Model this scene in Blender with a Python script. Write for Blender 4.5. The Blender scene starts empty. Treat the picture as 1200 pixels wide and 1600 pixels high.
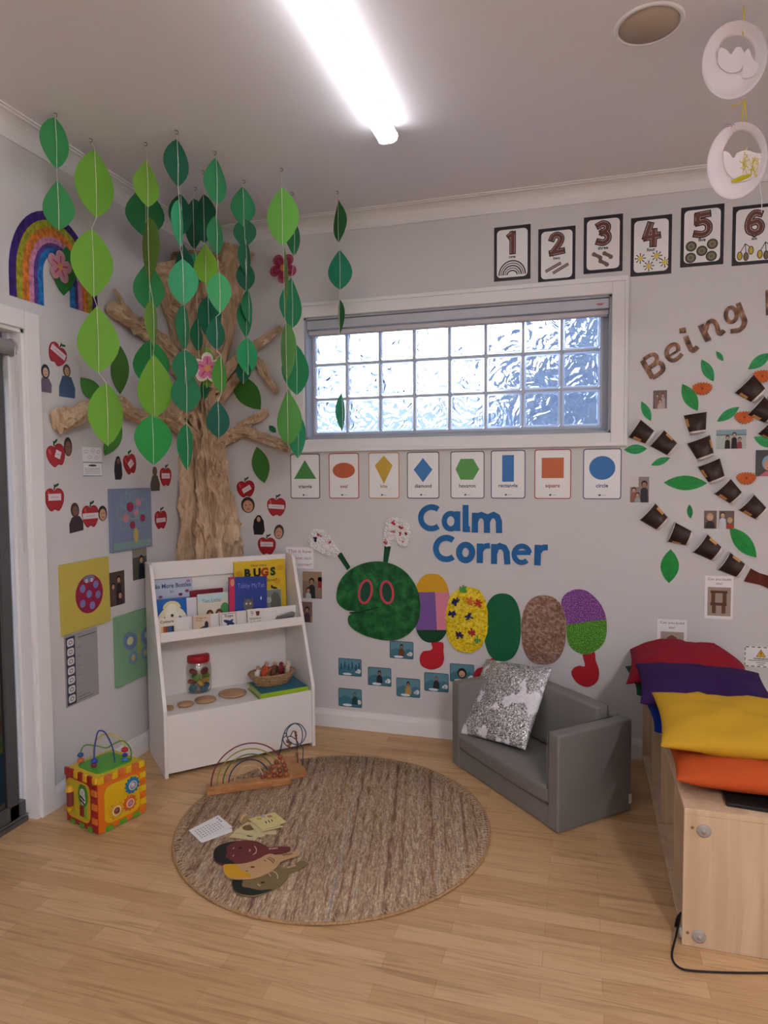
import bpy, math, random
from mathutils import Vector, Matrix, noise
random.seed(7)
SC = bpy.context.scene
COL = SC.collection
PI = math.pi
# ---------------------------------------------------------------- camera model (solved from the room's own lines)
FOC, YAW, PITCH, ROLL = 1044.52, -.2858, -.0548, -.007
CAM = Vector((2.2269, -3.5986, 1.4645))
FW = Vector((math.sin(YAW)*math.cos(PITCH), math.cos(YAW)*math.cos(PITCH), math.sin(PITCH)))
_r = Vector((math.cos(YAW), -math.sin(YAW), 0)); _u = _r.cross(FW)
RT = _r*math.cos(ROLL)+_u*math.sin(ROLL); UP = -_r*math.sin(ROLL)+_u*math.cos(ROLL)
H = 2.91
def ray(x, y): return FW + RT*((x-600)/FOC) - UP*((y-800)/FOC)
def hit(x, y, O, N):
    d = ray(x, y); t = (Vector(O)-CAM).dot(Vector(N))/d.dot(Vector(N)); return CAM+d*t
def on_z(x, y, z=0): return hit(x, y, (0,0,z), (0,0,1))
def depth(p): return (Vector(p)-CAM).dot(FW)
cam = bpy.data.objects.new('camera', bpy.data.cameras.new('camera')); COL.objects.link(cam)
cam.data.sensor_fit = 'HORIZONTAL'; cam.data.sensor_width = 36; cam.data.lens = FOC/1200*36; cam.data.clip_start = .02
M4 = Matrix((RT, UP, -FW)).transposed().to_4x4(); M4.translation = CAM; cam.matrix_world = M4
SC.camera = cam
# ---------------------------------------------------------------- materials
def lin(h):
    h = h.lstrip('#'); c = [int(h[i:i+2], 16)/255 for i in (0, 2, 4)]
    return tuple(v/12.92 if v <= .04045 else ((v+.055)/1.055)**2.4 for v in c)+(1,)
_M = {}
def mat(hexc, rough=.65, metal=0, spec=.3, key=None, bump=None, emis=0, coat=0, vary=0):
    k = (hexc, rough, metal, spec, key, emis, coat, vary)
    if k in _M: return _M[k]
    m = bpy.data.materials.new(key or 'paint_'+hexc.lstrip('#')); m.use_nodes = True
    nt = m.node_tree; b = nt.nodes['Principled BSDF']
    b.inputs['Base Color'].default_value = lin(hexc); b.inputs['Roughness'].default_value = rough
    b.inputs['Metallic'].default_value = metal; b.inputs['Specular IOR Level'].default_value = spec
    if coat: b.inputs['Coat Weight'].default_value = coat; b.inputs['Coat Roughness'].default_value = .08
    if emis: b.inputs['Emission Color'].default_value = lin(hexc); b.inputs['Emission Strength'].default_value = emis
    if vary or bump:
        tc = nt.nodes.new('ShaderNodeTexCoord'); n = nt.nodes.new('ShaderNodeTexNoise')
        n.inputs['Scale'].default_value = (bump or (30, .1))[0]; n.inputs['Detail'].default_value = 5
        nt.links.new(tc.outputs['Object'], n.inputs['Vector'])
        if vary:
            r = nt.nodes.new('ShaderNodeValToRGB'); c = lin(hexc)
            r.color_ramp.elements[0].position = .35; r.color_ramp.elements[1].position = .65
            r.color_ramp.elements[0].color = tuple(v*(1-vary) for v in c[:3])+(1,)
            r.color_ramp.elements[1].color = tuple(min(1, v*(1+vary)) for v in c[:3])+(1,)
            nt.links.new(n.outputs['Fac'], r.inputs['Fac']); nt.links.new(r.outputs['Color'], b.inputs['Base Color'])
        if bump:
            bp = nt.nodes.new('ShaderNodeBump'); bp.inputs['Strength'].default_value = bump[1]; bp.inputs['Distance'].default_value = .01
            nt.links.new(n.outputs['Fac'], bp.inputs['Height']); nt.links.new(bp.outputs['Normal'], b.inputs['Normal'])
    _M[k] = m
    return m
def node_mat(name, fn, rough=.6, spec=.3):
    m = bpy.data.materials.new(name); m.use_nodes = True; nt = m.node_tree; b = nt.nodes['Principled BSDF']
    b.inputs['Roughness'].default_value = rough; b.inputs['Specular IOR Level'].default_value = spec
    fn(nt, b, nt.nodes.new, nt.links.new); return m
def ramp(nt, src, stops):
    r = nt.nodes.new('ShaderNodeValToRGB'); e = r.color_ramp.elements
    while len(e) < len(stops): e.new(.5)
    for i, (p, c) in enumerate(stops): e[i].position = p; e[i].color = lin(c)
    nt.links.new(src, r.inputs['Fac']); return r
def coords(nt, scale=(1,1,1), rot=(0,0,0), kind='Object'):
    tc = nt.nodes.new('ShaderNodeTexCoord'); mp = nt.nodes.new('ShaderNodeMapping')
    mp.inputs['Scale'].default_value = scale; mp.inputs['Rotation'].default_value = rot
    nt.links.new(tc.outputs[kind], mp.inputs['Vector']); return mp.outputs['Vector']
def add_bump(nt, b, src, strength, dist=.01):
    bp = nt.nodes.new('ShaderNodeBump'); bp.inputs['Strength'].default_value = strength; bp.inputs['Distance'].default_value = dist
    nt.links.new(src, bp.inputs['Height']); nt.links.new(bp.outputs['Normal'], b.inputs['Normal']); return bp
def _floor(nt, b, N, L):
    v = coords(nt, kind='Object')
    br = N('ShaderNodeTexBrick'); L(v, br.inputs['Vector'])
    br.inputs['Scale'].default_value = 1; br.inputs['Brick Width'].default_value = .46; br.inputs['Row Height'].default_value = .068
    br.inputs['Mortar Size'].default_value = .0009; br.inputs['Mortar Smooth'].default_value = .1; br.inputs['Bias'].default_value = 0
    br.offset = .37; br.inputs['Color1'].default_value = lin('#c09a6e'); br.inputs['Color2'].default_value = lin('#d1ad82'); br.inputs['Mortar'].default_value = lin('#b08a66')
    v2 = coords(nt, (1.6, 26, 1)); n = N('ShaderNodeTexNoise'); n.inputs['Scale'].default_value = 1.6; n.inputs['Detail'].default_value = 7; n.inputs['Distortion'].default_value = 1.2; L(v2, n.inputs['Vector'])
    r = ramp(nt, n.outputs['Fac'], [(.3, '#c9bfb4'), (.52, '#ffffff'), (.75, '#e6d9c8')])
    mx = N('ShaderNodeMixRGB'); mx.blend_type = 'MULTIPLY'; mx.inputs['Fac'].default_value = .75
    L(br.outputs['Color'], mx.inputs['Color1']); L(r.outputs['Color'], mx.inputs['Color2']); L(mx.outputs['Color'], b.inputs['Base Color'])
    n2 = N('ShaderNodeTexNoise'); n2.inputs['Scale'].default_value = 3; L(v, n2.inputs['Vector'])
    rr = N('ShaderNodeMapRange'); rr.inputs['To Min'].default_value = .3; rr.inputs['To Max'].default_value = .5; L(n2.outputs['Fac'], rr.inputs['Value']); L(rr.outputs['Result'], b.inputs['Roughness'])
M_floor = node_mat('laminate_floor', _floor, .4, .35)
M_wall = mat('#d0cecf', .75, key='wall_paint', bump=(60, .03))
M_ceil = mat('#e9e8ee', .85, key='ceiling_paint', bump=(40, .03))
M_trim = mat('#e4e3e4', .45, key='trim_gloss_white')
M_white = mat('#e6e2df', .45, key='white_melamine', spec=.4)
M_paper = mat('#ecebec', .5, key='laminated_paper', spec=.5, coat=.25)
M_black = mat('#1a1818', .5)
def _wood(c1, c2, sc, rot=(0,0,0)):
    def f(nt, b, N, L):
        v = coords(nt, sc, rot); n = N('ShaderNodeTexNoise'); n.inputs['Scale'].default_value = 1.5; n.inputs['Detail'].default_value = 6; n.inputs['Distortion'].default_value = .8
        L(v, n.inputs['Vector']); r = ramp(nt, n.outputs['Fac'], [(.3, c1), (.7, c2)]); L(r.outputs['Color'], b.inputs['Base Color'])
    return f
M_bench = node_mat('birch_board', _wood('#bfa283', '#d9bf9f', (14, 14, 1.1)), .5)
M_wood = node_mat('warm_wood', _wood('#9a6a40', '#c08a58', (10, 10, 40)), .45)
M_disc = node_mat('light_wood', _wood('#a07c5c', '#c09c78', (20, 60, 20)), .5)
def _kraft(nt, b, N, L):
    v = coords(nt, (1, 1, .45)); n = N('ShaderNodeTexNoise'); n.inputs['Scale'].default_value = 16; n.inputs['Detail'].default_value = 8; n.inputs['Distortion'].default_value = .7; L(v, n.inputs['Vector'])
    r = ramp(nt, n.outputs['Fac'], [(.3, '#ae9276'), (.5, '#c8ab8d'), (.72, '#dcc2a3')]); L(r.outputs['Color'], b.inputs['Base Color'])
    vo = N('ShaderNodeTexVoronoi'); vo.feature = 'DISTANCE_TO_EDGE'; vo.inputs['Scale'].default_value = 13
    n3 = N('ShaderNodeTexNoise'); n3.inputs['Scale'].default_value = 6; L(v, n3.inputs['Vector'])
    ad = N('ShaderNodeMixRGB'); ad.inputs['Fac'].default_value = .25; L(v, ad.inputs['Color1']); L(n3.outputs['Color'], ad.inputs['Color2']); L(ad.outputs['Color'], vo.inputs['Vector'])
    m = N('ShaderNodeMath'); m.operation = 'ADD'; L(vo.outputs['Distance'], m.inputs[0]); L(n.outputs['Fac'], m.inputs[1])
    add_bump(nt, b, m.outputs['Value'], .9, .03)
M_kraft = node_mat('crumpled_kraft_paper', _kraft, .8)
RUGROT = -.225
def _rug(nt, b, N, L):
    v = coords(nt, (1, 1, 1), (0, 0, RUGROT))
    w = N('ShaderNodeMapping'); w.inputs['Scale'].default_value = (85, 9, 1); L(v, w.inputs['Vector'])
    n = N('ShaderNodeTexNoise'); n.inputs['Scale'].default_value = 1; n.inputs['Detail'].default_value = 4; L(w.outputs['Vector'], n.inputs['Vector'])
    w2 = N('ShaderNodeMapping'); w2.inputs['Scale'].default_value = (26, .12, 1); L(v, w2.inputs['Vector'])
    n2 = N('ShaderNodeTexNoise'); n2.inputs['Scale'].default_value = 1; n2.inputs['Detail'].default_value = 2; L(w2.outputs['Vector'], n2.inputs['Vector'])
    a = N('ShaderNodeMath'); a.operation = 'ADD'; L(n.outputs['Fac'], a.inputs[0]); L(n2.outputs['Fac'], a.inputs[1])
    w3 = N('ShaderNodeTexWave'); w3.wave_type = 'BANDS'; w3.bands_direction = 'X'; w3.inputs['Scale'].default_value = 7.5; w3.inputs['Distortion'].default_value = .6; w3.inputs['Detail'].default_value = 1; L(v, w3.inputs['Vector'])
    a2 = N('ShaderNodeMath'); a2.operation = 'MULTIPLY_ADD'; a2.inputs[1].default_value = .14; L(w3.outputs['Fac'], a2.inputs[0]); L(a.outputs['Value'], a2.inputs[2])
    h = N('ShaderNodeMath'); h.operation = 'MULTIPLY'; h.inputs[1].default_value = .465; L(a2.outputs['Value'], h.inputs[0])
    r = ramp(nt, h.outputs['Value'], [(.36, '#86695c'), (.44, '#a88a74'), (.48, '#d0b696'), (.52, '#a08878'), (.56, '#e0c8a6'), (.62, '#a89c94')])
    sp = N('ShaderNodeMapping'); sp.inputs['Scale'].default_value = (120, 70, 1); L(v, sp.inputs['Vector'])
    vo = N('ShaderNodeTexVoronoi'); vo.inputs['Scale'].default_value = 1; L(sp.outputs['Vector'], vo.inputs['Vector'])
    r2 = ramp(nt, vo.outputs['Distance'], [(0, '#ffffff'), (.75, '#a89c92')])
    mx = N('ShaderNodeMixRGB'); mx.blend_type = 'MULTIPLY'; mx.inputs['Fac'].default_value = .6; L(r.outputs['Color'], mx.inputs['Color1']); L(r2.outputs['Color'], mx.inputs['Color2'])
    L(mx.outputs['Color'], b.inputs['Base Color'])
    iv = N('ShaderNodeMath'); iv.operation = 'SUBTRACT'; iv.inputs[0].default_value = 1; L(vo.outputs['Distance'], iv.inputs[1]); add_bump(nt, b, iv.outputs['Value'], .5, .008)
M_rug = node_mat('woven_jute', _rug, .95, .1)
def _sequin(nt, b, N, L):
    v = coords(nt); vo = N('ShaderNodeTexVoronoi'); vo.inputs['Scale'].default_value = 250; L(v, vo.inputs['Vector'])
    n = N('ShaderNodeTexNoise'); n.inputs['Scale'].default_value = 9; n.inputs['Detail'].default_value = 3; L(v, n.inputs['Vector'])
    r = ramp(nt, n.outputs['Fac'], [(.565, '#000000'), (.59, '#ffffff')])
    mx = N('ShaderNodeMixRGB'); sp_ = N('ShaderNodeSeparateColor'); L(vo.outputs['Color'], sp_.inputs[0]); rq = ramp(nt, sp_.outputs[0], [(0, '#6c6c72'), (.4, '#aaa8ac'), (.8, '#d8d8dc'), (1, '#ffffff')]); L(rq.outputs['Color'], mx.inputs['Color1']); mx.inputs['Color2'].default_value = lin('#eceaf2'); L(r.outputs['Color'], mx.inputs['Fac']); L(mx.outputs['Color'], b.inputs['Base Color'])  # sparkle painted into the base colour: random grey to white per sequin
    iv = N('ShaderNodeMath'); iv.operation = 'SUBTRACT'; iv.inputs[0].default_value = .55; L(r.outputs['Color'], iv.inputs[1]); L(iv.outputs['Value'], b.inputs['Metallic'])
    b.inputs['Roughness'].default_value = .28
    geo = N('ShaderNodeNewGeometry'); s = N('ShaderNodeVectorMath'); s.operation = 'SUBTRACT'; s.inputs[1].default_value = (.5, .5, .5); L(vo.outputs['Color'], s.inputs[0])
    sc = N('ShaderNodeVectorMath'); sc.operation = 'SCALE'; sc.inputs['Scale'].default_value = .8; L(s.outputs['Vector'], sc.inputs[0])
    ad = N('ShaderNodeVectorMath'); ad.operation = 'ADD'; L(geo.outputs['Normal'], ad.inputs[0]); L(sc.outputs['Vector'], ad.inputs[1])
    no = N('ShaderNodeVectorMath'); no.operation = 'NORMALIZE'; L(ad.outputs['Vector'], no.inputs[0]); L(no.outputs['Vector'], b.inputs['Normal'])
M_sequin = node_mat('silver_sequins', _sequin)
def _fur(cs, scale=60):
    def f(nt, b, N, L):
        v = coords(nt); n = N('ShaderNodeTexNoise'); n.inputs['Scale'].default_value = scale; n.inputs['Detail'].default_value = 6; L(v, n.inputs['Vector'])
        r = ramp(nt, n.outputs['Fac'], cs); L(r.outputs['Color'], b.inputs['Base Color']); add_bump(nt, b, n.outputs['Fac'], 1, .01)
    return f
M_fluff = node_mat('yellow_fluff', _fur([(.35, '#c9a500'), (.5, '#ecd21c'), (.7, '#f4e66a')]), .9)
M_glitP = node_mat('purple_glitter', _fur([(.4, '#6d2f7e'), (.5, '#8e4ba0'), (.65, '#b98ac8')], 180), .45)
M_glitG = node_mat('green_glitter', _fur([(.4, '#3f7a1c'), (.5, '#58a02c'), (.65, '#8fce60')], 180), .45)
M_brownfoil = node_mat('brown_wrinkled_foil', _fur([(.4, '#7e5a48'), (.5, '#93705c'), (.65, '#b09382')], 70), .4)
M_collage = node_mat('brown_photo_collage', _fur([(.38, '#3a2722'), (.47, '#6f4a36'), (.56, '#8f6042'), (.7, '#b39880')], 28), .25)
M_greenpaint = node_mat('brushed_green_paint', _fur([(.35, '#0f4a26'), (.5, '#17602f'), (.7, '#2a7a40')], 22), .35)
def _paper_green(nt, b, N, L): pass
def _glass(nt, b, N, L):
    b.inputs['Transmission Weight'].default_value = 1; b.inputs['IOR'].default_value = 1.45; b.inputs['Roughness'].default_value = .04
    b.inputs['Base Color'].default_value = lin('#dfeaf8')
    v = coords(nt, (1, 1, 1)); n = N('ShaderNodeTexNoise'); n.inputs['Scale'].default_value = 9; n.inputs['Detail'].default_value = .6; n.inputs['Distortion'].default_value = 2.6; L(v, n.inputs['Vector'])
    add_bump(nt, b, n.outputs['Fac'], 1, .028)
M_gblock = node_mat('wavy_glass', _glass, .05)
def clear(name, hexc, alpha):
    m = bpy.data.materials.new(name); m.use_nodes = True; nt = m.node_tree; nt.nodes.clear(); N = nt.nodes.new; L = nt.links.new
    o = N('ShaderNodeOutputMaterial'); t = N('ShaderNodeBsdfTransparent'); t.inputs['Color'].default_value = lin(hexc); g = N('ShaderNodeBsdfGlossy'); g.inputs['Roughness'].default_value = .08
    mx = N('ShaderNodeMixShader'); mx.inputs['Fac'].default_value = alpha; L(t.outputs[0], mx.inputs[1]); L(g.outputs[0], mx.inputs[2]); L(mx.outputs[0], o.inputs['Surface']); return m
M_jar = clear('clear_plastic', '#e9e6e2', .13)
M_pane = clear('tinted_glass', '#6f7478', .3)
# ---------------------------------------------------------------- frames and the mesh builder
class Fr:
    def __init__(s, O, U, V, N=None):
        s.O = Vector(O); s.U = Vector(U).normalized(); s.V = Vector(V).normalized(); s.N = Vector(N).normalized() if N is not None else s.U.cross(s.V).normalized()
    def p(s, u, v, n=0): return s.O+s.U*u+s.V*v+s.N*n
    def px(s, x, y, n=0):
        q = hit(x, y, s.O+s.N*n, s.N)-s.O; return (q.dot(s.U), q.dot(s.V))
    def pxs(s, pts, n=0): return [s.px(x, y, n) for x, y in pts]
    def at(s, u, v, n=0, rot=0, tilt=0):
        c, q = math.cos(rot), math.sin(rot); U = s.U*c+s.V*q; V = -s.U*q+s.V*c; N = s.N
        if tilt: c, q = math.cos(tilt), math.sin(tilt); V, N = V*c+N*q, -V*q+N*c
        return Fr(s.p(u, v, n), U, V, N)
    def yaw(s, a):
        c, q = math.cos(a), math.sin(a); return Fr(s.O, s.U*c-s.N*q, s.V, s.U*q+s.N*c)
WORLD = Fr((0,0,0), (1,0,0), (0,1,0)); BW = Fr((0,0,0), (1,0,0), (0,0,1)); LW = Fr((0,0,0), (0,1,0), (0,0,1))
def dirfr(O, ang):  # upright local frame on the floor: U along ang, V = depth, N = up
    return Fr(O, (math.cos(ang), math.sin(ang), 0), (-math.sin(ang), math.cos(ang), 0))
def ell(cx, cy, rx, ry, n=28, rot=0, a0=0, a1=2*PI):
    full = abs(a1-a0) > 6.28; k = n if full else n+1; out = []
    for i in range(k):
        t = a0+(a1-a0)*i/n; x, y = rx*math.cos(t), ry*math.sin(t); out.append((cx+x*math.cos(rot)-y*math.sin(rot), cy+x*math.sin(rot)+y*math.cos(rot)))
    return out
def rrect(w, h, r, cx=0, cy=0, n=4):
    out = []
    for sx, sy, a in ((1,1,0), (-1,1,90), (-1,-1,180), (1,-1,270)):
        for i in range(n+1):
            t = math.radians(a+90*i/n); out.append((cx+sx*(w/2-r)+r*math.cos(t), cy+sy*(h/2-r)+r*math.sin(t)))
    return out
def spline(P, k=6, closed=False):
    n = len(P); out = []; seg = n if closed else n-1
    for i in range(seg):
        g = lambda j: Vector(P[j % n]) if closed else Vector(P[max(0, min(n-1, j))])
        a, b, c, d = g(i-1), g(i), g(i+1), g(i+2)
        for s in range(k):
            t = s/k; out.append(.5*((2*b)+(c-a)*t+(2*a-5*b+4*c-d)*t*t+(3*b-a-3*c+d)*t**3))
    if not closed: out.append(Vector(P[-1]))
    return out
_txt = {}
def text_mesh(s, bold):
    k = (s, bold)
    if k not in _txt:
        c = bpy.data.curves.new('t', 'FONT'); c.body = s; c.align_x = 'CENTER'; c.offset = bold; c.resolution_u = 3
        o = bpy.data.objects.new('t', c); COL.objects.link(o); dg = bpy.context.evaluated_depsgraph_get(); dg.update()
        me = bpy.data.meshes.new_from_object(o.evaluated_get(dg)); vs = [tuple(v.co[:2]) for v in me.vertices]; fs = [tuple(f.vertices) for f in me.polygons]
        bpy.data.objects.remove(o); bpy.data.curves.remove(c); bpy.data.meshes.remove(me); _txt[k] = (vs, fs)
    return _txt[k]
class MB:
    def __init__(s): s.v = []; s.f = []; s.m = []; s.sm = []; s.mats = []
    def mi(s, m):
        if isinstance(m, str): m = mat(m)
        if m not in s.mats: s.mats.append(m)
        return s.mats.index(m)
    def add(s, vs, fs, m, smooth=False):
        b = len(s.v); s.v += [Vector(q) for q in vs]; k = s.mi(m)
        for f in fs: s.f.append(tuple(b+i for i in f)); s.m.append(k); s.sm.append(smooth)
    def prism(s, fr, pts, n0, n1, m, side=None):
        A = sum(pts[i-1][0]*pts[i][1]-pts[i][0]*pts[i-1][1] for i in range(len(pts)))
        if A < 0: pts = pts[::-1]
        k = len(pts); vs = [fr.p(u, v, n1) for u, v in pts]+[fr.p(u, v, n0) for u, v in pts]
        s.add(vs, [tuple(range(k)), tuple(range(2*k-1, k-1, -1))], m)
        b = len(s.v)-2*k; ks = s.mi(side or m)
        for i in range(k): s.f.append((b+i, b+k+i, b+k+(i+1) % k, b+(i+1) % k)); s.m.append(ks); s.sm.append(False)
    def flat(s, fr, pts, n, m):
        A = sum(pts[i-1][0]*pts[i][1]-pts[i][0]*pts[i-1][1] for i in range(len(pts)))
        if A < 0: pts = pts[::-1]
        s.add([fr.p(u, v, n) for u, v in pts], [tuple(range(len(pts)))], m)
    def rect(s, fr, u0, v0, u1, v1, n, m): s.flat(fr, [(u0, v0), (u1, v0), (u1, v1), (u0, v1)], n, m)
    def box(s, fr, u0, u1, v0, v1, n0, n1, m): s.prism(fr, [(u0, v0), (u1, v0), (u1, v1), (u0, v1)], n0, n1, m)
    def ribbon(s, fr, pts, w, n0, n1, m, closed=False):
        P = [Vector((p[0], p[1])) for p in pts]; k = len(P); Lr = []
        for i in range(k):
            a = P[i-1] if (i or closed) else P[i]; b = P[(i+1) % k] if (i < k-1 or closed) else P[i]
            t = (b-a); t = t.normalized() if t.length else Vector((1, 0)); nn = Vector((-t.y, t.x))
            if (0 < i < k-1) or closed:
                d1 = (P[i]-P[i-1]).normalized(); c = max(.6, abs(nn.dot(Vector((-d1.y, d1.x))))); h = w/2/c
            else: h = w/2
            Lr.append((P[i]+nn*h, P[i]-nn*h))
        vs = []
        for a, b in Lr: vs += [fr.p(a.x, a.y, n1), fr.p(b.x, b.y, n1), fr.p(a.x, a.y, n0), fr.p(b.x, b.y, n0)]
        fs = []
        for i in range(k if closed else k-1):
            a, b = 4*i, 4*((i+1) % k); fs += [(a, a+1, b+1, b), (a+1, a+3, b+3, b+1), (a+2, a, b, b+2)]
            if n1-n0 > 1e-9: fs.append((a+3, a+2, b+2, b+3))
        if not closed: e = 4*(k-1); fs += [(0, 2, 3, 1), (e, e+1, e+3, e+2)]
        s.add(vs, fs, m)
    def text(s, fr, t, u, v, h, m, n=.001, bold=0, w=None, thick=0):
        vs, fs = text_mesh(t, bold)
        if not vs: return
        sx = h/.7
        if w:
            W = max(p[0] for p in vs)-min(p[0] for p in vs); sx = w/W
        pts = [(u+p[0]*sx, v+p[1]*h/.7) for p in vs]
        s.add([fr.p(a, b, n) for a, b in pts], fs, m)
        if thick:
            from collections import Counter
            ed = Counter()
            for f in fs:
                for i in range(len(f)): ed[tuple(sorted((f[i], f[(i+1) % len(f)])))] += 1
            side = [e for e, c in ed.items() if c == 1]; k = len(pts)
            s.add([fr.p(a, b, n) for a, b in pts]+[fr.p(a, b, n-thick) for a, b in pts], [(a, b, b+k, a+k) for a, b in side], m)
    def tube(s, P, r, m, seg=8, closed=False, radii=None, caps=True):
        P = [Vector(p) for p in P]; k = len(P); vs = []; fs = []; up = None
        for i in range(k):
            a = P[i-1] if (i or closed) else P[i]; b = P[(i+1) % k] if (i < k-1 or closed) else P[i]
            t = (b-a).normalized()
            if up is None: up = Vector((0, 0, 1)) if abs(t.z) < .9 else Vector((1, 0, 0))
            x = t.cross(up).normalized(); y = x.cross(t); up = y; rr = radii[i] if radii else r
            for j in range(seg): q = 2*PI*j/seg; vs.append(P[i]+x*rr*math.cos(q)+y*rr*math.sin(q))
        for i in range(k if closed else k-1):
            a, b = i*seg, ((i+1) % k)*seg
            for j in range(seg): fs.append((a+j, a+(j+1) % seg, b+(j+1) % seg, b+j))
        if caps and not closed: fs += [tuple(range(seg-1, -1, -1)), tuple(range((k-1)*seg, k*seg))]
        s.add(vs, fs, m, True)
    def half_lathe(s, fr, prof, m, seg=16, k=.6):
        vs = [fr.p(r*k*math.cos(PI*(j/seg-.5)), r*math.sin(PI*(j/seg-.5)), h) for r, h in prof for j in range(seg+1)]; w = seg+1
        s.add(vs, [(i*w+j, i*w+j+1, (i+1)*w+j+1, (i+1)*w+j) for i in range(len(prof)-1) for j in range(seg)], m, True)
    def lathe(s, fr, prof, m, seg=24, sx=1, sy=1):
        vs = []; fs = []
        for r, h in prof:
            for j in range(seg): q = 2*PI*j/seg; vs.append(fr.p(r*sx*math.cos(q), r*sy*math.sin(q), h))
        for i in range(len(prof)-1):
            for j in range(seg): fs.append((i*seg+j, i*seg+(j+1) % seg, (i+1)*seg+(j+1) % seg, (i+1)*seg+j))
        s.add(vs, fs, m, True)
        k = len(prof)-1
        for i, fl in ((0, True), (k, False)):
            if prof[i][0] > 1e-4:
                q = [fr.p(prof[i][0]*sx*math.cos(2*PI*j/seg), prof[i][0]*sy*math.sin(2*PI*j/seg), prof[i][1]) for j in range(seg)]
                s.add(q[::-1] if fl else q, [tuple(range(seg))], m)
    def ball(s, c, r, m, seg=12, rg=8, sc=(1,1,1), fr=None):
        fr = fr or Fr(c, (1,0,0), (0,1,0)); fr = Fr(c, fr.U, fr.V, fr.N); vs = []; fs = []
        for i in range(rg+1):
            t = PI*i/rg
            for j in range(seg): q = 2*PI*j/seg; vs.append(fr.p(r*sc[0]*math.sin(t)*math.cos(q), r*sc[1]*math.sin(t)*math.sin(q), -r*sc[2]*math.cos(t)))
        for i in range(rg):
            for j in range(seg): fs.append((i*seg+j, i*seg+(j+1) % seg, (i+1)*seg+(j+1) % seg, (i+1)*seg+j))
        s.add(vs, fs, m, True)
    def build(s, name, parent=None, origin=None, bevel=0, seg=2, **kw):
        me = bpy.data.meshes.new(name)
        if origin is None:
            if parent is not None: origin = parent['_o'] if '_o' in parent else (0, 0, 0)
            else:
                xs = [v.x for v in s.v]; ys = [v.y for v in s.v]; zs = [v.z for v in s.v]
                origin = ((min(xs)+max(xs))/2, (min(ys)+max(ys))/2, min(zs))
        O = Vector(origin)
        me.from_pydata([v-O for v in s.v], [], s.f)
        for m in s.mats: me.materials.append(m)
        me.polygons.foreach_set('material_index', s.m); me.polygons.foreach_set('use_smooth', s.sm); me.update()
        o = bpy.data.objects.new(name, me); COL.objects.link(o)
        if parent is not None:
            o.parent = parent; o.location = O-WL[parent.name]
        else: o.location = O
        WL[o.name] = O
        if bevel:
            md = o.modifiers.new('bevel', 'BEVEL'); md.width = bevel; md.segments = seg; md.limit_method = 'ANGLE'; md.angle_limit = math.radians(40)
            md.harden_normals = False
        tagit(o, **kw); return o
WL = {}
_oldbuild = MB.build
def _build(s, name, parent=None, origin=None, **kw):
    if parent is not None and origin is None: origin = WL[parent.name]
    return _oldbuild(s, name, parent, origin, **kw)
MB.build = _build
def tagit(o, label=None, cat=None, group=None, kind=None):
    if label: o['label'] = label
    if cat: o['category'] = cat
    if group: o['group'] = group
    if kind: o['kind'] = kind
def thing(name, loc, label, cat, group=None):
    o = bpy.data.objects.new(name, None); COL.objects.link(o); o.empty_display_size = .05; o.location = loc; WL[o.name] = Vector(loc); tagit(o, label, cat, group); return o
def S(name, mb, **kw): return mb.build(name, origin=(0,0,0), kind='structure', **kw)
# ================================================================ the room
X1, Y1 = 4.9, -6.2          # the room runs on past the frame to the right and behind the camera
b = MB(); b.box(WORLD, -.25, X1+.1, Y1-.1, .2, -.05, 0, M_floor); S('floor', b)
b = MB(); b.box(WORLD, -.25, X1+.1, Y1-.1, .2, H, H+.05, M_ceil); S('ceiling', b)
WX0, WX1, WZ0, WZ1 = .70, 2.372, 1.672, 2.365
b = MB()
b.box(BW, -.12, WX0, 0, H, -.16, 0, M_wall); b.box(BW, WX1, X1+.1, 0, H, -.16, 0, M_wall)
b.box(BW, WX0, WX1, 0, WZ0, -.16, 0, M_wall); b.box(BW, WX0, WX1, WZ1, H, -.16, 0, M_wall); S('wall_back', b)
DY, DZ = -1.326, 2.078
b = MB(); b.box(LW, DY, .0, 0, H, -.12, 0, M_wall); b.box(LW, -3.3, DY, DZ, H, -.12, 0, M_wall); b.box(LW, Y1, -3.3, 0, H, -.12, 0, M_wall); S('wall_left', b)
b = MB(); b.box(LW, Y1, 0, 0, H, X1, X1+.1, M_wall); S('wall_right', b)
b = MB(); b.box(BW, -.12, X1+.1, 0, H, -Y1, -Y1+.1, M_wall); S('wall_front', b)
# cornice: a cove profile, swept along each wall
def cove(fr, a0, a1, e=.0856, d=.078):
    P = [(0, 0), (0, -d-.004), (.006, -d-.004), (.008, -d+.004)]
    for i in range(7): t = i/6*PI/2; P.append((.008+(e-.022)*(1-math.cos(t)), -d+.008+(d-.018)*math.sin(t)))
    P += [(e-.012, -.006), (e, -.006), (e, 0)]
    b = MB(); k = len(P); vs = [fr.p(a, H+z, n) for a in (a0, a1) for n, z in P]
    b.add(vs, [(i, (i+1) % k, k+(i+1) % k, k+i) for i in range(k)], M_trim); return b
S('trim_1', cove(LW, -6.1, 0)); S('trim_2', cove(BW, 0, 4.85))
def base(fr, a0, a1, h=.103):
    P = [(0, 0), (.016, 0), (.016, h-.03), (.011, h-.012), (.009, h), (0, h)]; b = MB(); k = len(P); vs = [fr.p(a, z, n) for a in (a0, a1) for n, z in P]
    b.add(vs, [(i, (i+1) % k, k+(i+1) % k, k+i) for i in range(k)]+[tuple(range(k)), tuple(range(2*k-1, k-1, -1))], M_trim); return b
S('baseboard_left', base(LW, -1.2495, 0)); S('baseboard_back', base(BW, .016, 4.85))
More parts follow.
